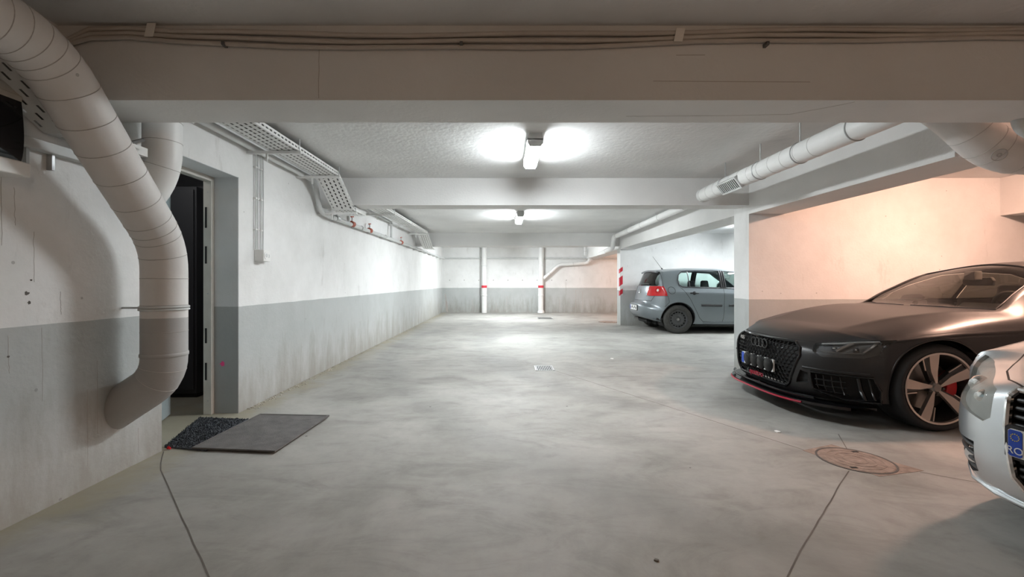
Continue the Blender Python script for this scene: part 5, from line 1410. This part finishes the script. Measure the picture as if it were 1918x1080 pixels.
    def outline(pl, out, n=6, fn=None):
        P = []
        for a, b in zip(pl, pl[1:]+[pl[0]]):
            for k in range(n): P.append((fn or sh.front)(a[0]+(b[0]-a[0])*k/n, a[1]+(b[1]-a[1])*k/n, out))
        return [p for p in P if p is not None]
    for s in (-1, 1):
        for a, b in ((1.5, 2.46), (2.46, 3.7)):
            sub_extract(sh, 'side_window', lambda f, s=s, a=a, b=b: f.material_index == 3 and f.calc_center_median().y*s > 0 and a < f.calc_center_median().x < b, 'car_glass_dark', root, .005)
        hl = thing_part('headlight', root)
        tst = lambda f, s=s: f.material_index == 4 and f.calc_center_median().y*s > 0
        sub_extract(sh, 'headlight_lens', tst, 'lens_soft', hl)
        sub_extract(sh, 'headlight_housing', tst, 'lamp_milky', hl, .018, True)
        for v, z, r in ((.53, .63, .030), (.66, .66, .040)):
            p = sh.front(s*v, z, -.016)
            if p: MB().lathe([(.0001, -.01), (r*.7, -.006), (r, .012), (r*1.1, .03)], tuple(p), 'x', 24).build('reflector', 'chrome', hl, smooth=True)
        sub_extract(sh, 'fog_intake', lambda f, s=s: f.material_index == 6 and f.calc_center_median().y*s > 0, 'slot_black', root, .04, True)
        for zz in (.30, .335, .37, .405):
            etube([sh.front(s*v, zz-.10*max(0, v-.62), -.012) for v in (.50, .56, .62, .68, .74, .79)], .010, 'trim_black', 'fog_slat')
        p = sh.front(s*.56, .345, -.02)
        if p: MB().lathe([(.0001, -.006), (.035, -.003), (.042, .01)], tuple(p), 'x', 20).build('fog_lamp', 'chrome', root, smooth=True)
        etube([sh.front(s*v, .245+.03*(v > .7), .006) for v in (.0, .2, .4, .55, .68, .76)], .012, 'silver_metal', 'chin_spoiler')
    gr = thing_part('grille', root)
    b = sub_extract(sh, 'grille_backing', lambda f: f.material_index == 7, 'slot_black', gr, .06, True)
    etube(outline(G, .004), .013, 'chrome', 'chrome_frame', gr, True)
    for k in range(6):
        z = .665-.034*k if k < 4 else .665
        if k < 4: etube([sh.front(v, z, -.012) for v in (-.335, -.2, -.1, 0, .1, .2, .335)], .010, 'trim_black', 'grille_slat', gr)
    for z in (.425, .395, .365, .34): etube([sh.front(v, z, -.012) for v in (-.29, -.15, 0, .15, .29)], .010, 'trim_black', 'grille_slat', gr)
    pz = .497; pu = sh.front(0, pz, 0).x-.008
    pb = MB().prism(bevel_rect(-.335, .335, pz-.068, pz+.068, .01), pu+.006, pu+.03, 'x').build('plate_bar', 'trim_black', gr)
    pl = MB().prism(bevel_rect(-.20, .32, pz-.056, pz+.056, .008), pu, pu+.008, 'x').build('number_plate', 'plate_white', root)
    MB().prism(bevel_rect(.272, .318, pz-.053, pz+.053, .006), pu-.002, pu+.001, 'x').build('plate_band', 'plate_blue', pl)
    text_mesh('country_code', 'RO', .040, 'plate_white', pl, frame_front(Vector((pu-.0025, .295, pz-.030))), .0008)
    for k in range(12):
        a = 2*math.pi*k/12; MB().cyl((pu-.003, .295+.014*math.cos(a), pz+.024+.014*math.sin(a)), (pu-.001, .295+.014*math.cos(a), pz+.024+.014*math.sin(a)), .0022, 6).build('band_star', 'star_yellow', pl)
    emblem_rings(gr, lambda v, z: sh.front(v, z, .004), 0.0, .635, .036, .052, 'chrome', .006)
    MB().prism([(.35, -.5), (1.28, -.5), (1.30, -.77), (3.05, -.77), (3.08, -.5), (4.05, -.5), (4.05, .5), (3.08, .5), (3.05, .77), (1.30, .77), (1.28, .5), (.35, .5)], .18, .27, 'z').build('underbody', 'well_black', root)
    cab = thing_part('cabin', root)
    MB().prism([(1.28, .93), (1.38, .97), (1.72, .96), (1.80, .86), (1.75, .5), (1.3, .5)], -.68, .68, 'y').build('dashboard', 'cabin_dark', cab, bevel=0.02)
    for v in (-.36, .36): seat(cab, 2.5, v, .36, 'cabin_grey', .58)
    MB().prism([(3.05, .45), (3.28, 1.0), (3.40, 1.0), (3.30, .45)], -.60, .60, 'y').build('rear_seat', 'cabin_grey', cab, bevel=0.03)
    MB().box(1.2, 3.9, -.74, .74, .29, .34).build('cabin_floor', 'cabin_dark', cab)
    steering(cab, 1.95, -.36, .95)
    for s in (-1, 1):
        dm = MB().prism([(1.58, .97), (1.56, 1.04), (1.60, 1.11), (1.72, 1.12), (1.74, 1.05), (1.72, .97)], s*.88, s*1.02, 'y').build('door_mirror', 'silver_metal', root, bevel=.03)
        MB().tube([(1.66, s*.79, .98), (1.65, s*.92, 1.01)], .022, 10).build('mirror_arm', 'trim_black', dm, smooth=True)
        P = [sh.rearp(s*v, .88, .004) for v in (.45, .58, .68, .76)]
        MB().tube([p for p in P if p], .05, 10).build('tail_light', 'tail_red', root, smooth=True)
        for uc in (AX, RX):
            wheel_well(root, uc, ZW+.015, .360, s, .48, .80)
            arch_lip(sh, root, uc, ZW+.015, .365, s, 'silver_metal', .007)
            w = thing_part('wheel', root); yo = s*.855; c = (uc, yo, ZW)
            wheel_tyre(w, c, R, .215, .22, s)
            MB().lathe([(.205, -s*.01), (.218, 0), (.218, s*.005), (.204, s*.003), (.198, -s*.03), (.195, -s*.18), (.02, -s*.18)], c, 'y', 44).build('rim', 'alloy_bright', w, smooth=True)
            for k in range(7):
                a = 2*math.pi*k/7; er = Vector((math.cos(a), 0, math.sin(a)))
                MB().tube([Vector(c)+er*.03+Vector((0, -s*.03, 0)), Vector(c)+er*.2+Vector((0, -s*.012, 0))], [.022, .018], 8).build('spoke', 'alloy_bright', w, smooth=True)
            MB().lathe([(.0001, -s*.005), (.03, -s*.008), (.05, -s*.03), (.05, -s*.06)], c, 'y', 24).build('hub_cap', 'alloy_bright', w, smooth=True)
    bm.free(); sh.src.free()
    return root
silver_car(2.085, 1.47, math.radians(4))
